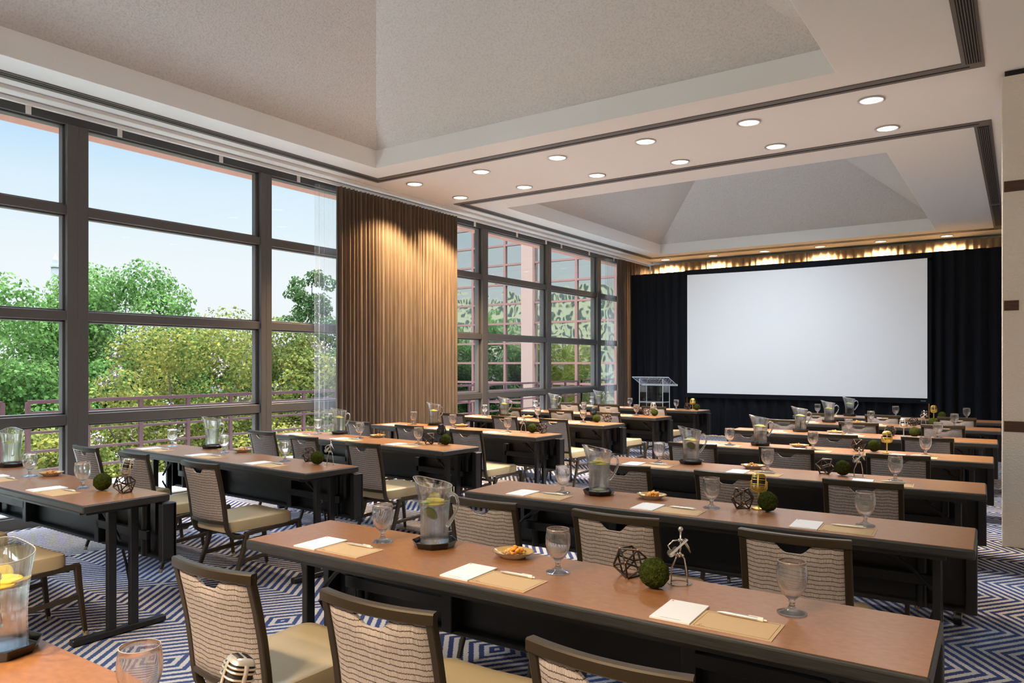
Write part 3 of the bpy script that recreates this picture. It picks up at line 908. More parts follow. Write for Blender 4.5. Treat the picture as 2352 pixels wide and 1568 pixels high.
def octo(r, z):
    return [(r * math.cos(PI / 8 + k * PI / 4), r * math.sin(PI / 8 + k * PI / 4), z) for k in range(8)]
def tray_mesh():
    b = MB()
    rings = [octo(0.078, 0.0), octo(0.090, 0.026), octo(0.087, 0.026), octo(0.080, 0.006)]
    vs = [p for r in rings for p in r]; fs = []
    for j in range(3):
        for k in range(8):
            fs.append((j * 8 + k, j * 8 + (k + 1) % 8, (j + 1) * 8 + (k + 1) % 8, (j + 1) * 8 + k))
    fs.append(tuple(range(8))); fs.append(tuple(24 + k for k in range(8)))
    b.add(vs, fs)
    return b.mesh('tray', M['tray'], bevel=0.0012, segs=1)
tray_me = tray_mesh()
def plate_mesh():
    b = MB()
    b.cur = 1; b.lathe([(0.0001, 0.0), (0.046, 0.0), (0.048, 0.004), (0.066, 0.013), (0.079, 0.022)], 36)
    b.cur = 2; b.lathe([(0.079, 0.022), (0.0805, 0.0240), (0.077, 0.0238)], 36)
    b.cur = 0; b.lathe([(0.077, 0.0238), (0.064, 0.015), (0.045, 0.0075), (0.0001, 0.0065)], 36)
    me = b.mesh('plate', [M['plate_in'], M['plate_out'], M['plate_rim']], smooth=True, angle=70)
    for v in me.vertices: v.co.y *= 0.86
    return me
plate_me = plate_mesh()
def mix_mesh(seed, n=60):
    rng = np.random.default_rng(seed); b = MB()
    for i in range(n):
        a = rng.uniform(0, 2 * PI); r = 0.044 * math.sqrt(rng.uniform(0, 1)); z = 0.010 + 0.020 * (1 - (r / 0.046) ** 1.5) * rng.uniform(0.2, 1)
        k = rng.integers(0, 3); b.cur = int(k)
        s0 = len(b.v)
        sc = (1.0, 0.6, 0.5) if k < 2 else (1.0, 0.9, 0.45)
        b.sphere((0, 0, 0), rng.uniform(0.006, 0.0095), 7, 5, sc)
        R = Matrix.Rotation(rng.uniform(0, PI), 4, 'Z') @ Matrix.Rotation(rng.uniform(-0.8, 0.8), 4, 'X')
        b.xform(Matrix.Translation((0.010 + r * math.cos(a), 0.85 * r * math.sin(a), z)) @ R, s0)
    return b.mesh('snack_mix', [M['nut'], M['nut2'], M['apricot']], smooth=True, angle=180)
mix_mes = [mix_mesh(31), mix_mesh(32), mix_mesh(33)]
apricot_me = MB().sphere((0, 0, 0), 0.013, 10, 7, (1, 0.85, 0.5)).mesh('dried_apricot', M['apricot'], smooth=True, angle=180)

def make_pad():
    t = thing('notepad', 'prototype', 'notepad')
    obj('pages', MB().box((-0.058, -0.088, 0.0), (0.058, 0.088, 0.006)).mesh('pages', M['paper'], bevel=0.0006, segs=1), t)
    cu = bpy.data.curves.new('mark', 'FONT'); cu.body = 'R'; cu.size = 0.014; cu.extrude = 0.0001; cu.align_x = 'CENTER'
    co = bpy.data.objects.new('mark', cu); C.objects.link(co)
    bpy.context.view_layer.update()
    me = bpy.data.meshes.new_from_object(co)
    bpy.data.objects.remove(co)
    me.materials.clear(); me.materials.append(M['redink'])
    o = obj('printed_emblem', me, t); o.location = (-0.048, 0.072, 0.0062)
    b = MB()
    for k in range(16):
        b.box((-0.030 + k * 0.0038, -0.079, 0.006), (-0.030 + k * 0.0038 + 0.0022 + 0.0008 * (k % 2), -0.0768 + 0.0006 * (k % 3), 0.0063))
    obj('printed_line', b.mesh('printed_line', M['greyink']), t)
    return t
def make_card():
    t = thing('kraft_card', 'prototype', 'card')
    obj('sheet', MB().box((-0.110, -0.0725, 0.0), (0.110, 0.0725, 0.002)).mesh('sheet', M['kraft']), t)
    b = MB(); w = 0.0009; z = 0.0023; x, y = 0.101, 0.064
    b.box((-x, -y, 0.002), (x, -y + w, z)).box((-x, y - w, 0.002), (x, y, z)).box((-x, -y, 0.002), (-x + w, y, z)).box((x - w, -y, 0.002), (x, y, z))
    b.box((-0.088, -0.058, 0.002), (-0.0865, -0.049, z)).box((-0.086, -0.0495, 0.002), (-0.081, -0.048, z)).box((-0.092, -0.060, 0.002), (-0.070, -0.0592, z))
    obj('printed_border', b.mesh('printed_border', M['ink']), t)
    return t
def make_pen():
    t = thing('ballpoint_pen', 'prototype', 'pen')
    b = MB().sweep([(-0.070, 0, 0.0055), (-0.066, 0, 0.0055), (-0.045, 0, 0.0055), (0.045, 0, 0.0055)], [0.0008, 0.0018, 0.0046, 0.0050], 10)
    obj('barrel', b.mesh('barrel', M['pen'], smooth=True), t)
    b = MB().sweep([(0.045, 0, 0.0055), (0.060, 0, 0.0055), (0.062, 0, 0.0055), (0.070, 0, 0.0055)], [0.0053, 0.0052, 0.0026, 0.0022], 10)
    b.box((0.020, -0.0016, 0.0105), (0.060, 0.0016, 0.0125))
    obj('clip', b.mesh('clip', M['pen_clear'], smooth=True), t)
    return t

def make_moss():
    bm = bmesh.new(); bmesh.ops.create_icosphere(bm, subdivisions=5, radius=0.047)
    rng = np.random.default_rng(5)
    from mathutils import noise as mn
    for v in bm.verts:
        n = v.co.normalized()
        k = mn.noise(n * 2.2) * 0.0030 + mn.noise(n * 22) * 0.0016 + rng.uniform(-0.0012, 0.0016)
        v.co += n * k
        v.co.z += 0.048
    for f in bm.faces: f.smooth = False
    me = bpy.data.meshes.new('moss_ball'); bm.to_mesh(me); bm.free(); me.materials.append(M['moss'])
    zmin = min(v.co.z for v in me.vertices)
    for v in me.vertices: v.co.z -= zmin
    return me
moss_me = make_moss()
def make_geo():
    t = thing('geometric_orb', 'prototype', 'ornament')
    ph = (1 + 5 ** 0.5) / 2
    V = [Vector(v) for v in ((-1, ph, 0), (1, ph, 0), (-1, -ph, 0), (1, -ph, 0), (0, -1, ph), (0, 1, ph), (0, -1, -ph), (0, 1, -ph), (ph, 0, -1), (ph, 0, 1), (-ph, 0, -1), (-ph, 0, 1))]
    R = 0.058
    V = [v.normalized() * R for v in V]
    # rest on one triangular face
    nrm = (V[0] + V[11] + V[5]).normalized()
    q = nrm.rotation_difference(Vector((0, 0, -1)))
    V = [q @ v for v in V]; zm = min(v.z for v in V); V = [v + Vector((0, 0, -zm + 0.003)) for v in V]
    b = MB(); el = R * 1.0515
    for i in range(12):
        for j in range(i + 1, 12):
            if (V[i] - V[j]).length < el * 1.1: b.sweep([V[i], V[j]], 0.0033, 8)
    obj('struts', b.mesh('struts', M['wire'], smooth=True), t)
    b = MB()
    for v in V: b.sphere(v, 0.0040, 8, 6)
    obj('joints', b.mesh('joints', M['copper'], smooth=True, angle=180), t)
    return t
def make_mic(kind):
    t = thing('retro_microphone', 'prototype', 'ornament')
    m = M[kind]
    obj('base', MB().lathe([(0.0001, 0.0), (0.034, 0.0), (0.035, 0.002), (0.034, 0.006), (0.012, 0.009), (0.0001, 0.010)], 28).mesh('base', m, smooth=True), t)
    obj('stand', MB().sweep([(0, 0, 0.008), (0, 0, 0.088)], 0.0048, 10).mesh('stand', m, smooth=True), t)
    yk = [(-0.037, 0.0, 0.136), (-0.037, 0.0, 0.103), (-0.032, 0, 0.092), (-0.014, 0, 0.086), (0.014, 0, 0.086), (0.032, 0, 0.092), (0.037, 0.0, 0.103), (0.037, 0.0, 0.136)]
    obj('yoke', MB().sweep(yk, 1.0, rect=(0.009, 0.004), up=(0, 1, 0)).mesh('yoke', m, smooth=True), t)
    T = Matrix.Translation((0, 0, 0.134)) @ Matrix.Rotation(math.radians(-16), 4, 'X')
    b = MB()
    def sup(u, v, ex, sc=1.0):
        th = 2 * PI * u; p = PI * (v - 0.5)
        def sp(w, k): return abs(w) ** k * (1 if w > 0 else -1)
        cp = sp(math.cos(p), 0.45)
        return (sc * 0.0310 * cp * sp(math.cos(th), 0.6), sc * 0.0250 * cp * sp(math.sin(th), 0.6), 0.043 * sp(math.sin(p), 0.55))
    b.grid(lambda u, v: sup(u, v, 0.5, 0.93), 32, 16)
    b.xform(T)
    head = obj('head', b.mesh('head', M['slot'] if kind != 'blackmic' else m, smooth=True, angle=180), t)
    g = MB()
    # solid crown and chin
    for lo, hi in ((0.70, 1.0), (0.0, 0.24)):
        g.grid(lambda u, v: sup(u, lo + (hi - lo) * v, 0.5, 1.02), 32, 6)
    # ribs round the middle, and vertical bands
    for k in range(7):
        v = 0.265 + k * 0.062
        g.sweep([sup(u / 32, v, 0.5, 1.03) for u in range(32)], 0.0021, 6, closed=True)
    for u in (0.0, 0.25, 0.5, 0.75):
        g.sweep([sup(u, 0.22 + 0.5 * k / 8, 0.5, 1.04) for k in range(9)], 1.0, rect=(0.008, 0.004), up=(0, 0, 1))
    for s in (-1, 1):
        g.sphere((s * 0.0335, 0, 0), 0.0055, 10, 6)
    g.xform(T)
    obj('grille', g.mesh('grille', m, smooth=True, angle=50), head)
    s = MB()
    for side in (-1, 1):
        for k in range(5):
            x = (k - 2) * 0.0068
            s.sweep([(x, side * 0.0240, -0.0245), (x, side * 0.0235, -0.0335)], 0.0018, 6)
            s.sweep([(x * 0.9, side * 0.015, 0.0412), (x * 0.9, side * 0.0035, 0.0436)], 0.0016, 6)
    s.xform(T)
    obj('vent_slots', s.mesh('vent_slots', M['slot']), head)
    return t
def make_guitarist():
    t = thing('wire_guitarist', 'prototype', 'ornament')
    c = M['chrome']
    obj('base_ring', MB().lathe([(0.028, 0.0), (0.0405, 0.0), (0.0405, 0.003), (0.028, 0.003)], 32, closed=True).mesh('base_ring', c, smooth=True, angle=30), t)
    b = MB()
    hip = 0.090
    b.sweep([(-0.026, 0, 0.003), (-0.026, 0, 0.045), (-0.012, 0, 0.078), (-0.008, 0, hip)], 0.0026, 8)
    b.sweep([(0.026, 0, 0.003), (0.022, 0, 0.045), (0.016, 0, 0.080), (0.010, 0, hip)], 0.0026, 8)
    b.sweep([(0, 0, hip), (0.004, 0, 0.115), (0.004, 0, 0.172)], 0.0030, 8)
    b.sweep([(0.0, 0, 0.140), (-0.020, -0.004, 0.138), (-0.036, -0.008, 0.122), (-0.026, -0.014, 0.106), (-0.008, -0.016, 0.096)], 0.0024, 8)
    b.sweep([(0.006, 0, 0.140), (0.020, -0.004, 0.128), (0.036, -0.006, 0.104), (0.030, -0.012, 0.122), (0.020, -0.014, 0.140)], 0.0024, 8)
    for x, z in ((-0.010, 0.091), (0, 0.089), (0.010, 0.091), (0, 0.140), (0.008, 0.141), (-0.004, 0.094), (0.003, 0.096)):
        b.sphere((x, -0.002, z), 0.0055, 8, 6)
    obj('body', b.mesh('body', c, smooth=True, angle=180), t)
    obj('head', MB().sphere((0.004, 0, 0.176), 0.0085, 14, 10).mesh('head', c, smooth=True, angle=180), t)
    g = MB(); y0, y1 = -0.020, -0.017
    for cx, cz, r in ((-0.026, 0.100, 0.0125), (-0.012, 0.113, 0.0095)):
        s0 = len(g.v)
        g.lathe([(0.0001, -0.0015), (r, -0.0015), (r, 0.0015), (0.0001, 0.0015)], 20)
        g.xform(Matrix.Translation((cx, -0.0175, cz)) @ Matrix.Rotation(PI / 2, 4, 'X'), s0)
    gt = obj('guitar', g.mesh('guitar', c, smooth=True, angle=40), t)
    k = MB(); s0 = len(k.v)
    k.box((-0.038, -0.0015, -0.0032), (0.038, 0.0015, 0.0032))
    for q in range(3): k.box((0.024 + q * 0.005, -0.001, 0.003), (0.0255 + q * 0.005, 0.001, 0.008))
    k.xform(Matrix.Translation((0.000, -0.021, 0.122)) @ Matrix.Rotation(math.radians(-45), 4, 'Y'))
    obj('neck', k.mesh('neck', mat('satin_steel', (0.75, 0.78, 0.80), 0.3, 0.7)), gt)
    return t

# ================================================================== LAYOUT
R_ = math.radians
TH = 0.745
# bank, row (7 = nearest the screen), centre, rotation
def centre(nr, rot):
    c, s = math.cos(rot), math.sin(rot)
    return (nr[0] - 1.22 * c - 0.23 * s, nr[1] - 1.22 * s + 0.23 * c, rot)
TABLES = {}
for k, (nr, a) in enumerate([((-3.885, 1.845), -0.8), ((-3.84, 3.21), -2.2), ((-3.90, 4.67), -4.0), ((-3.90, 6.08), -4.2), ((-3.98, 7.68), -5.5), ((-3.985, 9.16), -5.0), ((-4.03, 10.80), -5.5)]):
    TABLES['L', k + 1] = centre(nr, R_(a))
TABLES['R', 0] = (-1.39, 0.675, R_(0.5))
for k, (c, a) in enumerate([((-1.392, 2.128), 1.2), ((-1.368, 3.545), 1.6), ((-1.379, 5.00), 2.2), ((-1.383, 6.55), 1.5), ((-1.39, 8.12), 1.5), ((-1.39, 9.62), 1.5), ((-1.40, 10.95), 1.0)]):
    TABLES['R', k + 1] = (c[0], c[1], R_(a))
def tpos(key, lx, ly, z=0.0):
    x, y, a = TABLES[key]
    return (x + lx * math.cos(a) - ly * math.sin(a), y + lx * math.sin(a) + ly * math.cos(a), z)
BANK = {'L': 'left-bank', 'R': 'right-bank'}
def tname(key):
    return '%s table %s from the screen' % (BANK[key[0]], ORD[7 - key[1]])
SEAT = {('L', 0): 'window-end', ('L', 1): 'middle', ('L', 2): 'aisle-end', ('R', 0): 'aisle-end', ('R', 1): 'middle', ('R', 2): 'wall-end'}

proto = make_table()
for key, (x, y, a) in TABLES.items():
    lab = ('brown-topped folding training table, %s bank, %s row from the screen' % ({'L': 'left', 'R': 'right'}[key[0]], ORD[7 - key[1]]))
    dup(proto, (x, y, 0), a, lab, 'folding training tables')
kill(proto)

CHAIRS = {  # back-top mid point of each chair seen in the photograph, turned to the floor origin (+0.375 toward the screen)
    ('L', 1): [(-5.16, 1.36), (-4.35, 1.32)],
    ('L', 2): [(-5.87, 2.80), (-5.17, 2.79), (-4.32, 2.76)],
    ('L', 3): [(-5.86, 4.38), (-5.14, 4.27), (-4.32, 4.18)],
    ('L', 4): [(-5.96, 5.70), (-5.16, 5.64), (-4.36, 5.56)],
    ('L', 5): [(-5.97, 7.34), (-5.12, 7.28), (-4.41, 7.25)],
    ('L', 6): [(-6.05, 8.74), (-5.21, 8.76), (-4.45, 8.66)],
    ('L', 7): [(-6.04, 10.42), (-5.30, 10.36), (-4.48, 10.22)],
    ('R', 1): [(-2.08, 1.37), (-1.41, 1.41), (-0.735, 1.42)],
    ('R', 2): [(-2.06, 2.74), (-1.40, 2.79), (-0.69, 2.83)],
    ('R', 3): [(-2.06, 4.19), (-1.40, 4.24), (-0.70, 4.33)],
    ('R', 4): [(-2.14, 5.63), (-1.44, 5.70), (-0.70, 5.72)],
    ('R', 5): [(-2.14, 7.05), (-1.38, 7.10), (-0.66, 7.23)],
    ('R', 6): [(-2.20, 8.62), (-1.44, 8.68), (-0.66, 8.77)],
    ('R', 7): [(-2.16, 9.98), (-1.40, 10.08), (-0.62, 10.12)],
}
proto = make_chair()
for key, lst in CHAIRS.items():
    a = TABLES[key][2]
    off = 3 - len(lst)
    for i, (x, y) in enumerate(lst):
        aj = a * 0.8 + R_(((i * 37 + key[1] * 53) % 7 - 3) * 0.5)
        x2, y2 = x - math.sin(aj) * 0.378, y + math.cos(aj) * 0.378
        lab = 'bronze-framed banquet chair with wave-patterned back, %s seat, %s' % (SEAT[key[0], i + off], tname(key))
        dup(proto, (x2, y2, 0), aj, lab, 'banquet chairs', skip=('foot_cap',) if key[1] >= 5 else ())
kill(proto)

GOB = {
 ('L', 1): [(-5.19, 2.141, 1), (-4.448, 2.11, 2)], ('L', 2): [(-6.08, 3.63, 0), (-5.288, 3.60, 1), (-4.457, 3.54, 2)],
 ('L', 3): [(-5.93, 5.12, 0), (-5.25, 5.05, 1), (-4.429, 4.97, 2)], ('L', 4): [(-5.92, 6.56, 0), (-5.236, 6.45, 1), (-4.432, 6.37, 2)],
 ('L', 5): [(-6.12, 8.24, 0), (-5.20, 8.16, 1), (-4.429, 7.99, 2)], ('L', 6): [(-6.2, 9.66, 0), (-5.33, 9.63, 1), (-4.403, 9.46, 2)],
 ('L', 7): [(-6.13, 11.36, 0), (-5.328, 11.2, 1), (-4.481, 11.10, 2)],
 ('R', 1): [(-2.117, 2.161, 0), (-1.309, 2.183, 1), (-0.541, 2.205, 2)], ('R', 2): [(-2.091, 3.539, 0), (-1.265, 3.590, 1), (-0.567, 3.582, 2)],
 ('R', 3): [(-2.152, 5.007, 0), (-1.385, 5.010, 1), (-0.632, 5.061, 2)], ('R', 4): [(-2.107, 6.44, 0), (-1.424, 6.49, 1), (-0.611, 6.58, 2)],
 ('R', 5): [(-1.455, 8.21, 1), (-0.660, 8.25, 2)], ('R', 6): [(-1.48, 9.75, 1), (-0.62, 9.78, 2)],
 ('R', 7): [(-2.36, 11.04, 0), (-1.38, 11.08, 1), (-0.57, 11.1, 2)],
 ('R', 0): [(-1.455, 0.80, 1)],
}
g0 = thing('water_goblet', 'prototype', 'glass', me=goblet_me); obj('rim', rim_me, g0)
for key, lst in GOB.items():
    for x, y, i in lst:
        dup(g0, (x, y, TH), 0, 'empty stemmed water goblet at the %s place, %s' % (SEAT[key[0], i], tname(key)), 'water goblets')
kill(g0)

JUG = {  # x, y, handle direction (deg)
 ('L', 1): (-5.80, 2.28, -18), ('L', 2): (-5.66, 3.74, 25), ('L', 3): (-5.74, 5.24, 30), ('L', 4): (-5.65, 6.62, 30), ('L', 5): (-5.83, 8.30, 25), ('L', 6): (-5.93, 9.78, 30), ('L', 7): (-6.02, 11.40, 30),
 ('R', 0): (-2.082, 0.795, -26), ('R', 1): (-1.899, 2.225, 8), ('R', 2): (-1.908, 3.62, 12), ('R', 3): (-1.95, 5.11, 14), ('R', 4): (-1.885, 6.60, 15), ('R', 5): (-1.915, 8.17, 15), ('R', 6): (-1.935, 9.68, 15), ('R', 7): (-1.94, 11.02, 15),
}
j0 = make_jug()
nslice = {('R', 0): 4, ('R', 1): 4, ('R', 2): 4, ('R', 3): 3, ('L', 1): 2, ('L', 2): 2}
for key, (x, y, a) in JUG.items():
    tn = tname(key)
    thing('pitcher_tray', 'black octagonal tray under the water pitcher, %s' % tn, 'tray', (x, y, TH), R_(10), 'octagonal pitcher trays', me=tray_me)
    dup(j0, (x, y, TH + 0.0065), R_(a), 'clear glass pitcher of citrus water on a black tray, %s' % tn, 'water pitchers')
    n = nslice.get(key, 2)
    rng = random.Random(key[1] * 5 + (0 if key[0] == 'L' else 3))
    spec = [('lemon', (0.008, -0.008, 0.1635), (2, 1)), ('lime', (-0.018, -0.014, 0.1685), (4, -3)), ('lime', (0.010, -0.030, 0.128), (-62, 8)), ('lemon', (-0.006, 0.012, 0.1735), (-3, 3))]
    if key == ('R', 2): spec[2] = ('lime', (0.006, -0.014, 0.022), (5, 4))
    word = {'lemon': ['upper yellow', 'lower yellow'], 'lime': ['tilted green', 'lower green']}
    seen = {'lemon': 0, 'lime': 0}
    for kind, (sx, sy, sz), (rx, ry) in spec[:n]:
        c, s = math.cos(R_(0)), math.sin(R_(0))
        lab = 'round %s %s slice floating in the water pitcher, %s' % (word[kind][seen[kind]], kind, tn)
        seen[kind] += 1
        o = thing('%s_slice' % kind, lab, 'citrus slice', (x + sx, y + sy, TH + 0.0065 + sz), 0, 'citrus slices in the pitchers', me=lemon_me if kind == 'lemon' else lime_me)
        o.rotation_euler = (R_(rx), R_(ry), 0)
kill(j0)

PLATE = {('L', 1): (-5.12, 2.235), ('L', 2): (-5.21, 3.72), ('L', 3): (-5.17, 5.21), ('L', 4): (-5.25, 6.62), ('L', 5): (-5.40, 8.22), ('R', 1): (-1.549, 2.262), ('R', 2): (-1.618, 3.665), ('R', 3): (-1.514, 5.12), ('R', 4): (-1.566, 6.63), ('R', 5): (-1.575, 8.17), ('R', 6): (-1.61, 9.72)}
for n_, (key, (x, y)) in enumerate(PLATE.items()):
    tn = tname(key)
    thing('snack_plate', 'small mustard-glazed plate of snacks, %s' % tn, 'plate', (x, y, TH), R_(8), 'snack plates', me=plate_me)
    o = thing('snack_mix', 'heap of nuts and dried fruit on the small plate, %s' % tn, 'snack mix', (x, y, TH + 0.006), 0.3 * n_, 'snack mixes', me=mix_mes[n_ % 3])
    o['kind'] = 'stuff'
    if key in (('R', 1), ('R', 2)):
        rng = random.Random(n_)
        for q in range(6):
            aa = q * 1.1; rr = 0.012 + 0.014 * (q % 2)
            p = thing('dried_apricot', 'plump orange dried apricot on the snack heap, %s' % tn, 'dried fruit', (x + 0.012 + rr * math.cos(aa), y + rr * math.sin(aa) * 0.8, TH + 0.031 + 0.004 * (q % 3) - rr * 0.25), aa * 1.7, 'dried apricots on the plates', me=apricot_me)
            p.rotation_euler = (rng.uniform(-0.6, 0.6), rng.uniform(-0.6, 0.6), aa)

MOSS = {('L', 1): (-4.284, 2.14), ('L', 2): (-4.13, 3.56), ('L', 3): (-4.19, 5.06), ('L', 4): (-4.178, 6.45), ('L', 5): (-4.28, 8.06), ('L', 6): (-4.149, 9.50), ('L', 7): (-4.14, 11.09),
 ('R', 1): (-0.964, 2.204), ('R', 2): (-1.01, 3.66), ('R', 3): (-0.94, 5.12), ('R', 4): (-0.984, 6.65), ('R', 5): (-0.86, 8.23), ('R', 6): (-0.83, 9.74), ('R', 7): (-0.84, 11.06)}
for key, (x, y) in MOSS.items():
    thing('moss_ball', 'green moss ball ornament on the %s' % tname(key), 'moss ball', (x, y, TH), key[1] * 0.9 + (0 if key[0] == 'L' else 2), 'moss balls', me=moss_me)
GEO = {('L', 1): (-4.105, 2.17), ('L', 2): (-4.31, 3.64), ('L', 3): (-4.34, 5.02), ('L', 4): (-4.07, 6.48), ('L', 5): (-4.19, 8.17), ('L', 6): (-4.29, 9.56), ('L', 7): (-4.32, 11.17),
 ('R', 1): (-1.085, 2.28), ('R', 2): (-1.138, 3.675), ('R', 3): (-1.048, 5.13), ('R', 4): (-1.098, 6.62), ('R', 5): (-1.07, 8.2), ('R', 6): (-1.02, 9.67), ('R', 7): (-1.03, 11.05)}
g0 = make_geo()
for key, (x, y) in GEO.items():
    dup(g0, (x, y, TH), key[1] * 1.3 + (0.4 if key[0] == 'L' else 1.9), 'openwork bronze icosahedron ornament on the %s' % tname(key), 'geometric orbs')
kill(g0)
FIG = {('L', 1): ('silver', -4.20, 2.235, -20), ('L', 3): ('blackmic', -4.27, 5.10, 20), ('L', 5): ('blackmic', -4.37, 8.14, 10), ('L', 6): ('silver', -4.22, 9.62, 10), ('L', 7): ('gold', -4.22, 11.12, 10),
 ('R', 0): ('silver', -1.19, 0.835, -35), ('R', 2): ('gold', -1.065, 3.70, -12), ('R', 4): ('gold', -0.885, 6.60, -10), ('R', 5): ('silver', -0.955, 8.24, 10), ('R', 7): ('gold', -0.93, 11.02, 10)}
mics = {}
cname = {'silver': 'silver', 'blackmic': 'black', 'gold': 'gold'}
for key, (kind, x, y, a) in FIG.items():
    if kind not in mics: mics[kind] = make_mic(kind)
    dup(mics[kind], (x, y, TH), R_(a + 20), '%s retro microphone ornament on the %s' % (cname[kind], tname(key)), 'microphone ornaments')
for m_ in mics.values(): kill(m_)
f0 = make_guitarist()
for key, (x, y) in {('L', 2): (-4.04, 3.60), ('L', 4): (-4.30, 6.47), ('R', 1): (-0.918, 2.30), ('R', 3): (-0.85, 5.13), ('R', 6): (-0.918, 9.68)}.items():
    dup(f0, (x, y, TH), R_(18), 'steel wire guitarist figurine on the %s' % tname(key), 'wire guitarists')
kill(f0)

p0, c0, n0 = make_pad(), make_card(), make_pen()
LX = {'R': (-0.735, 0.0, 0.750), 'L': (-0.83, -0.08, 0.70)}
for key in TABLES:
    if key == ('R', 0): continue
    a = TABLES[key][2]; tn = tname(key)
    for i, lx in enumerate(LX[key[0]]):
        if key == ('L', 1) and i == 0: continue
        sn = SEAT[key[0], i]
        rng = random.Random(key[1] * 17 + i + (100 if key[0] == 'L' else 0))
        j = lambda s: rng.uniform(-s, s)
        dup(p0, tpos(key, lx - 0.168, -0.115 + j(0.006), TH), a + R_(j(1.5)), 'white notepad at the %s place, %s' % (sn, tn), 'white notepads')
        dup(c0, tpos(key, lx, -0.128 + j(0.006), TH), a + R_(j(1.5)), 'kraft-brown card under the pen at the %s place, %s' % (sn, tn), 'kraft cards')
        dup(n0, tpos(key, lx - 0.005, -0.066, TH + 0.002), a + R_(j(3)), 'silver ballpoint pen on the kraft card, %s place, %s' % (sn, tn), 'ballpoint pens')
for o in (p0, c0, n0): kill(o)

# ================================================================== OUTSIDE
struct('terrace_deck', MB().box((-9.95, -14, -0.30), (XW - 0.14, 17.4, -0.06)).mesh('terrace_deck', M['deck']))
struct('ground', MB().box((-900, -700, -4.2), (XW - 0.5, 900, -4.0)).mesh('ground', M['grass']))
def railing(label, y0, y1, x=-9.80):
    t = thing('terrace_railing', label, 'railing', (0, 0, 0), 0, 'terrace railings')
    b = MB()
    for z in (1.0, 0.87, 0.63, 0.40, 0.17):
        h = 0.022 if z in (1.0,) else 0.015
        b.box((x - 0.02, y0, z - h), (x + 0.02, y1, z + h))
    obj('rails', b.mesh('rails', M['rail']), t)
    n = max(1, int(round((y1 - y0) / 0.69)))
    pm = MB().box((x - 0.022, -0.024, -0.06), (x + 0.022, 0.024, 1.0)).mesh('post', M['rail'])
    for k in range(n + 1):
        o = obj('post', pm, t); o.location = (0, y0 + (y1 - y0) * k / n, 0)
railing('mauve metal terrace railing at the left edge of the near window', -3.0, 3.75)
railing('mauve metal terrace railing across the near window group', 4.02, 11.6)
railing('mauve metal terrace railing across the far window group', 11.95, 17.4)

# glass wing of the building, seen through the far windows
def build_wing():
    Y = 17.5; x0, x1, z0, z1 = -17.2, -7.44, -4.0, 8.5
    t = thing('building_wing', 'pink-mullioned glass building wing beyond the far windows', 'building', (0, 0, 0))
    obj('glass', MB().box((x0, Y, z0), (x1, Y + 0.3, z1)).mesh('glass', M['bglass']), t)
    col = MB().box((-11.62, Y - 0.14, z0), (-11.24, Y + 0.1, z1)).mesh('column', M['bpink'])
    obj('column', col, t)
    obj('column', MB().box((x0 - 0.3, Y - 0.14, z0), (x0 + 0.1, Y + 0.35, z1)).mesh('column', M['bpink']), t)
    obj('column', MB().box((x1 - 0.35, Y - 0.14, z0), (x1 + 0.05, Y + 0.35, z1)).mesh('column', M['bpink']), t)
    vx = [-16.0, -14.72, -13.42, -12.26, -9.9, -8.72]
    for x in vx:
        obj('mullion', MB().box((x - 0.035, Y - 0.05, z0), (x + 0.035, Y + 0.02, z1)).mesh('mullion', M['bmull']), t)
    z = -3.6
    while z < z1:
        obj('transom', MB().box((x0, Y - 0.045, z - 0.028), (x1, Y + 0.02, z + 0.028)).mesh('transom', M['bmull']), t)
        z += 0.565
build_wing()
# pale office block across the park (mirrored in the glass wing)
def build_block():
    x0, x1, y0, y1, z0, z1 = -62, -22, -34, -24, -4, 8.3
    t = thing('office_block', 'pale stone office block mirrored in the glass wing', 'building', (0, 0, 0))
    obj('wall', MB().box((x0, y0, z0), (x1, y1, z1)).mesh('wall', M['stone']), t)
    b = MB()
    for i in range(26):
        for j in range(6):
            b.box((x0 + 0.6 + i * 1.52, y1, z0 + 1.2 + j * 1.95), (x0 + 1.4 + i * 1.52, y1 + 0.05, z0 + 2.35 + j * 1.95))
    obj('windows', b.mesh('windows', M['bwin']), t)
build_block()
# far pale tower above the tree tops
def build_tower():
    t = thing('far_tower', 'tiny pale tower rising above the trees far away', 'tower', (-96.7, 42.7, 0))
    obj('shaft', MB().box((-0.34, -0.34, -4), (0.34, 0.34, 13.2)).box((-0.44, -0.44, 13.2), (0.44, 0.44, 13.45)).mesh('shaft', mat('hazy_stone', (0.36, 0.35, 0.35), 0.9)), t)
    obj('cap', MB().lathe([(0.3, 13.45), (0.3, 14.1), (0.2, 14.4), (0.001, 14.9)], 8).mesh('cap', mat('hazy_cap', (0.33, 0.33, 0.33), 0.9)), t)
build_tower()

# ------------------------------------------------------------------ trees
def leaf_cloud(blobs, n, size, rng, flat=0.35):
    """leaf quads scattered over the outer shells of ellipsoid blobs"""
    P = []; N = []
    w = np.array([b[3] * b[3] for b in blobs]); w = w / w.sum()
    cnt = rng.multinomial(n, w)
    for (cx, cy, cz, r, fz), c in zip(blobs, cnt):
        d = rng.normal(size=(c, 3)); d /= np.linalg.norm(d, axis=1)[:, None]
        rad = r * (0.62 + 0.43 * rng.random(c) ** 0.7)
        p = d * rad[:, None]; p[:, 2] *= fz
        P.append(p + np.array([cx, cy, cz])); N.append(d)
    P = np.concatenate(P); N = np.concatenate(N)
    n = len(P)
    N = N + rng.normal(size=(n, 3)) * 0.65; N[:, 2] += flat
    N /= np.linalg.norm(N, axis=1)[:, None]
    A = np.cross(N, rng.normal(size=(n, 3))); A /= np.linalg.norm(A, axis=1)[:, None]
    B = np.cross(N, A)
    s = size * (0.6 + 0.8 * rng.random(n))[:, None]
    V = np.stack([P - A * s * 0.5, P + B * s * 0.32, P + A * s * 0.5, P - B * s * 0.32], 1).reshape(-1, 3)
    return V
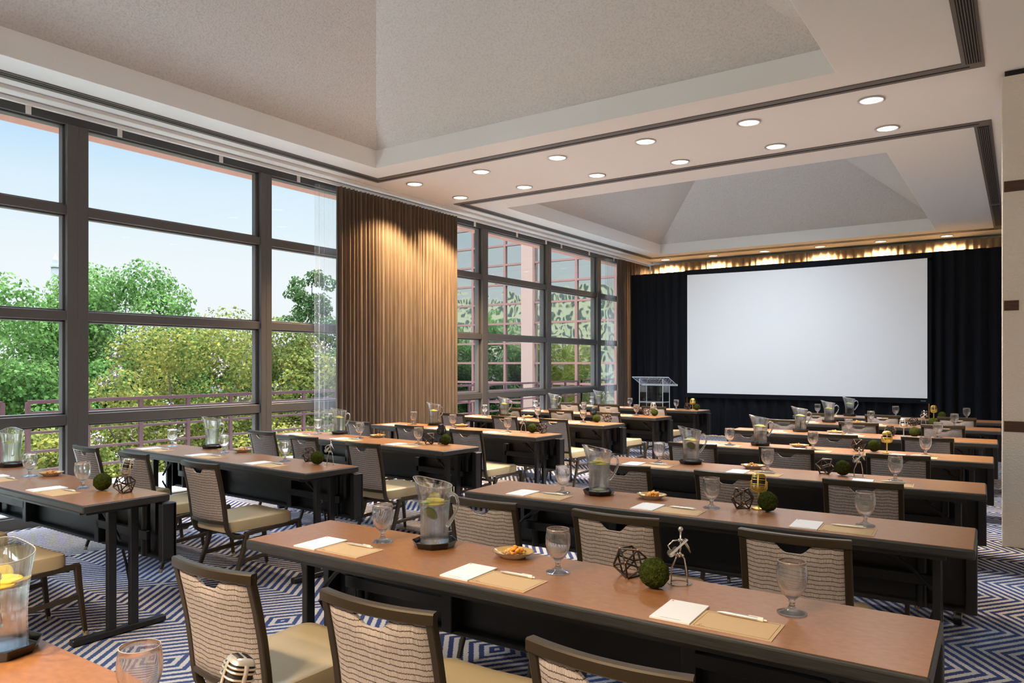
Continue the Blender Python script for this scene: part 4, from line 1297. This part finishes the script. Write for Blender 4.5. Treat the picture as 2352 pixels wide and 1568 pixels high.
def quads_mesh(name, V, m):
    me = bpy.data.meshes.new(name)
    n = len(V) // 4
    me.vertices.add(len(V)); me.vertices.foreach_set('co', V.astype(np.float32).ravel())
    me.loops.add(len(V)); me.loops.foreach_set('vertex_index', np.arange(len(V), dtype=np.int32))
    me.polygons.add(n); me.polygons.foreach_set('loop_start', np.arange(0, len(V), 4, dtype=np.int32))
    me.polygons.foreach_set('loop_total', np.full(n, 4, dtype=np.int32))
    me.materials.append(m); me.update(calc_edges=True); me.validate()
    return me
def tree(name, label, cat, base, blobs, n, size, m, seed, blossom=0, trunk_r=0.12, group=None):
    rng = np.random.default_rng(seed)
    # every large blob breaks up into lumps
    lumps = []
    for (cx, cy, cz, r, fz) in blobs:
        k = int(10 + r * 9)
        for _ in range(k):
            d = rng.normal(size=3); d /= np.linalg.norm(d)
            q = r * 0.80
            lumps.append((cx + d[0] * q, cy + d[1] * q, cz + d[2] * q * fz, r * rng.uniform(0.24, 0.42), 0.85))
    t = thing(name, label, cat, base, 0, group)
    obj('foliage', quads_mesh('foliage', leaf_cloud(lumps, n, size, rng), m), t)
    tb = MB()
    top = max(blobs, key=lambda b: b[2])
    tb.sweep([(0, 0, 0), (0.1, 0.05, top[2] * 0.4), (top[0] * 0.7, top[1] * 0.7, top[2])], [trunk_r, trunk_r * 0.8, trunk_r * 0.25], 8)
    for (cx, cy, cz, r, fz) in blobs[:10]:
        tb.sweep([(0.05, 0.02, top[2] * 0.35), (cx * 0.5, cy * 0.5, cz * 0.75), (cx, cy, cz + r * 0.5)], [trunk_r * 0.5, trunk_r * 0.35, 0.012], 6)
    obj('trunk', tb.mesh('trunk', M['bark'], smooth=True), t)
    if blossom:
        V = []
        hi = sorted(lumps, key=lambda b: -b[2])[:int(len(lumps) * 0.75)]
        for _ in range(blossom):
            l = hi[rng.integers(0, len(hi))]
            d = rng.normal(size=3); d[0] = abs(d[0]) * 1.2; d[2] = abs(d[2]); d /= np.linalg.norm(d)
            c = np.array(l[:3]) + d * l[3] * 1.02
            V.append(leaf_cloud([(c[0], c[1], c[2], 0.12, 1.1)], 26, 0.055, rng))
        obj('blossoms', quads_mesh('blossoms', np.concatenate(V), M['blossom']), t)
    return t
G = -4.0
# base position, blobs given relative to the base (x, y, z, radius, squash)
tree('locust_tree', 'bright green feathery tree at the far left behind the railing', 'tree', (-20.5, 6.6, G),
     [(0, 0, 5.6, 2.3, 0.9), (0.6, -2.0, 4.6, 2.2, 0.9), (1.2, 1.0, 3.4, 2.2, 0.9), (2.2, -1.2, 2.6, 1.9, 0.9), (1.8, 1.6, 1.6, 1.6, 0.8)], 70000, 0.105, M['leaf_green'], 41)
tree('locust_tree', 'tall rounded green tree whose crown peaks in the wide near window pane', 'tree', (-21.5, 11.4, G),
     [(0, 0.0, 6.2, 2.2, 0.9), (0.3, -1.8, 5.2, 2.0, 0.9), (0.2, 1.7, 5.0, 1.7, 0.9), (1, 0, 3.6, 2.4, 0.8)], 70000, 0.105, M['leaf_green'], 42)
tree('shade_tree', 'dark airy tree behind the blossoming crape myrtle', 'tree', (-22.5, 14.3, G),
     [(0, 0, 5.2, 1.7, 0.8), (0.3, 1.8, 4.7, 1.6, 0.8), (0.4, -1.6, 4.4, 1.4, 0.8), (0.6, 3.4, 4.6, 1.3, 0.8)], 30000, 0.10, M['leaf_dark'], 43)
tree('shade_tree', 'upright dark green tree beside the sheer curtain', 'tree', (-20.2, 17.0, G),
     [(0, 0, 6.4, 1.2, 1.2), (0.1, 0.1, 7.8, 0.8, 1.3), (0.2, -1.2, 5.0, 1.1, 1.0), (0.2, 1.3, 6.0, 0.9, 1.1), (0.2, 0.6, 3.8, 1.8, 0.9)], 30000, 0.10, M['leaf_dark'], 44)
tree('crape_myrtle', 'yellow-green crape myrtle with pale pink blossom in the near window', 'tree', (-15.2, 9.3, G),
     [(0, -0.3, 4.4, 1.8, 1.0), (0.3, 1.5, 5.0, 1.7, 1.0), (0.5, -1.9, 3.6, 1.5, 0.9), (0.3, 3.0, 4.6, 1.5, 1.0), (1.0, 0.6, 2.8, 2.0, 0.9), (1.0, 2.8, 2.8, 1.8, 0.9), (1.0, -2.4, 2.4, 1.5, 0.9)], 80000, 0.085, M['leaf_olive'], 45, blossom=170)
tree('crape_myrtle', 'green crape myrtle with pale blossom right of the wide near window pane', 'tree', (-15.2, 14.4, G),
     [(0, 0, 5.0, 1.6, 1.0), (0.3, 1.4, 4.6, 1.4, 1.0), (0.2, -1.3, 4.6, 1.3, 1.0), (0.8, 0.2, 3.0, 1.8, 1.0)], 50000, 0.085, M['leaf_dark'], 46, blossom=60)
tree('crape_myrtle', 'low leafy crape myrtle under the left end of the railing', 'tree', (-13.9, 4.2, G),
     [(0, 0, 2.9, 1.4, 0.9), (0.1, 1.7, 3.0, 1.3, 0.9), (0, -2.0, 2.8, 1.5, 0.9), (0, -4.2, 2.6, 1.6, 0.9)], 50000, 0.085, M['leaf_olive'], 47, blossom=30)
tree('crape_myrtle', 'low green shrub tree below the railing before the glass wing', 'tree', (-13.4, 13.0, G),
     [(0, 0, 2.9, 1.3, 0.9), (0, -1.8, 2.9, 1.3, 0.9), (0, -3.6, 2.9, 1.3, 0.9)], 45000, 0.085, M['leaf_olive'], 48, blossom=15)

for q in range(5):
    tree('park_tree', 'dense green tree in the far row behind the nearer park trees', 'tree', (-42.0 - 2.5 * (q % 2), -2.0 + 12.0 * q, G),
         [(0, 0, 3.6, 3.4, 0.75), (0, 2.9, 3.0, 2.8, 0.8), (0, -2.9, 3.0, 2.8, 0.8), (1.5, 0, 1.8, 3.4, 0.6)], 12000, 0.36, M['leaf_dark'] if q % 2 else M['leaf_green'], 60 + q, group='far row of park trees')
S.cycles.max_bounces = 14
S.cycles.diffuse_bounces = 4
S.cycles.glossy_bounces = 4
S.cycles.transmission_bounces = 14
S.cycles.transparent_max_bounces = 24
S.cycles.caustics_reflective = False
S.cycles.caustics_refractive = False
S.cycles.sample_clamp_indirect = 6.0
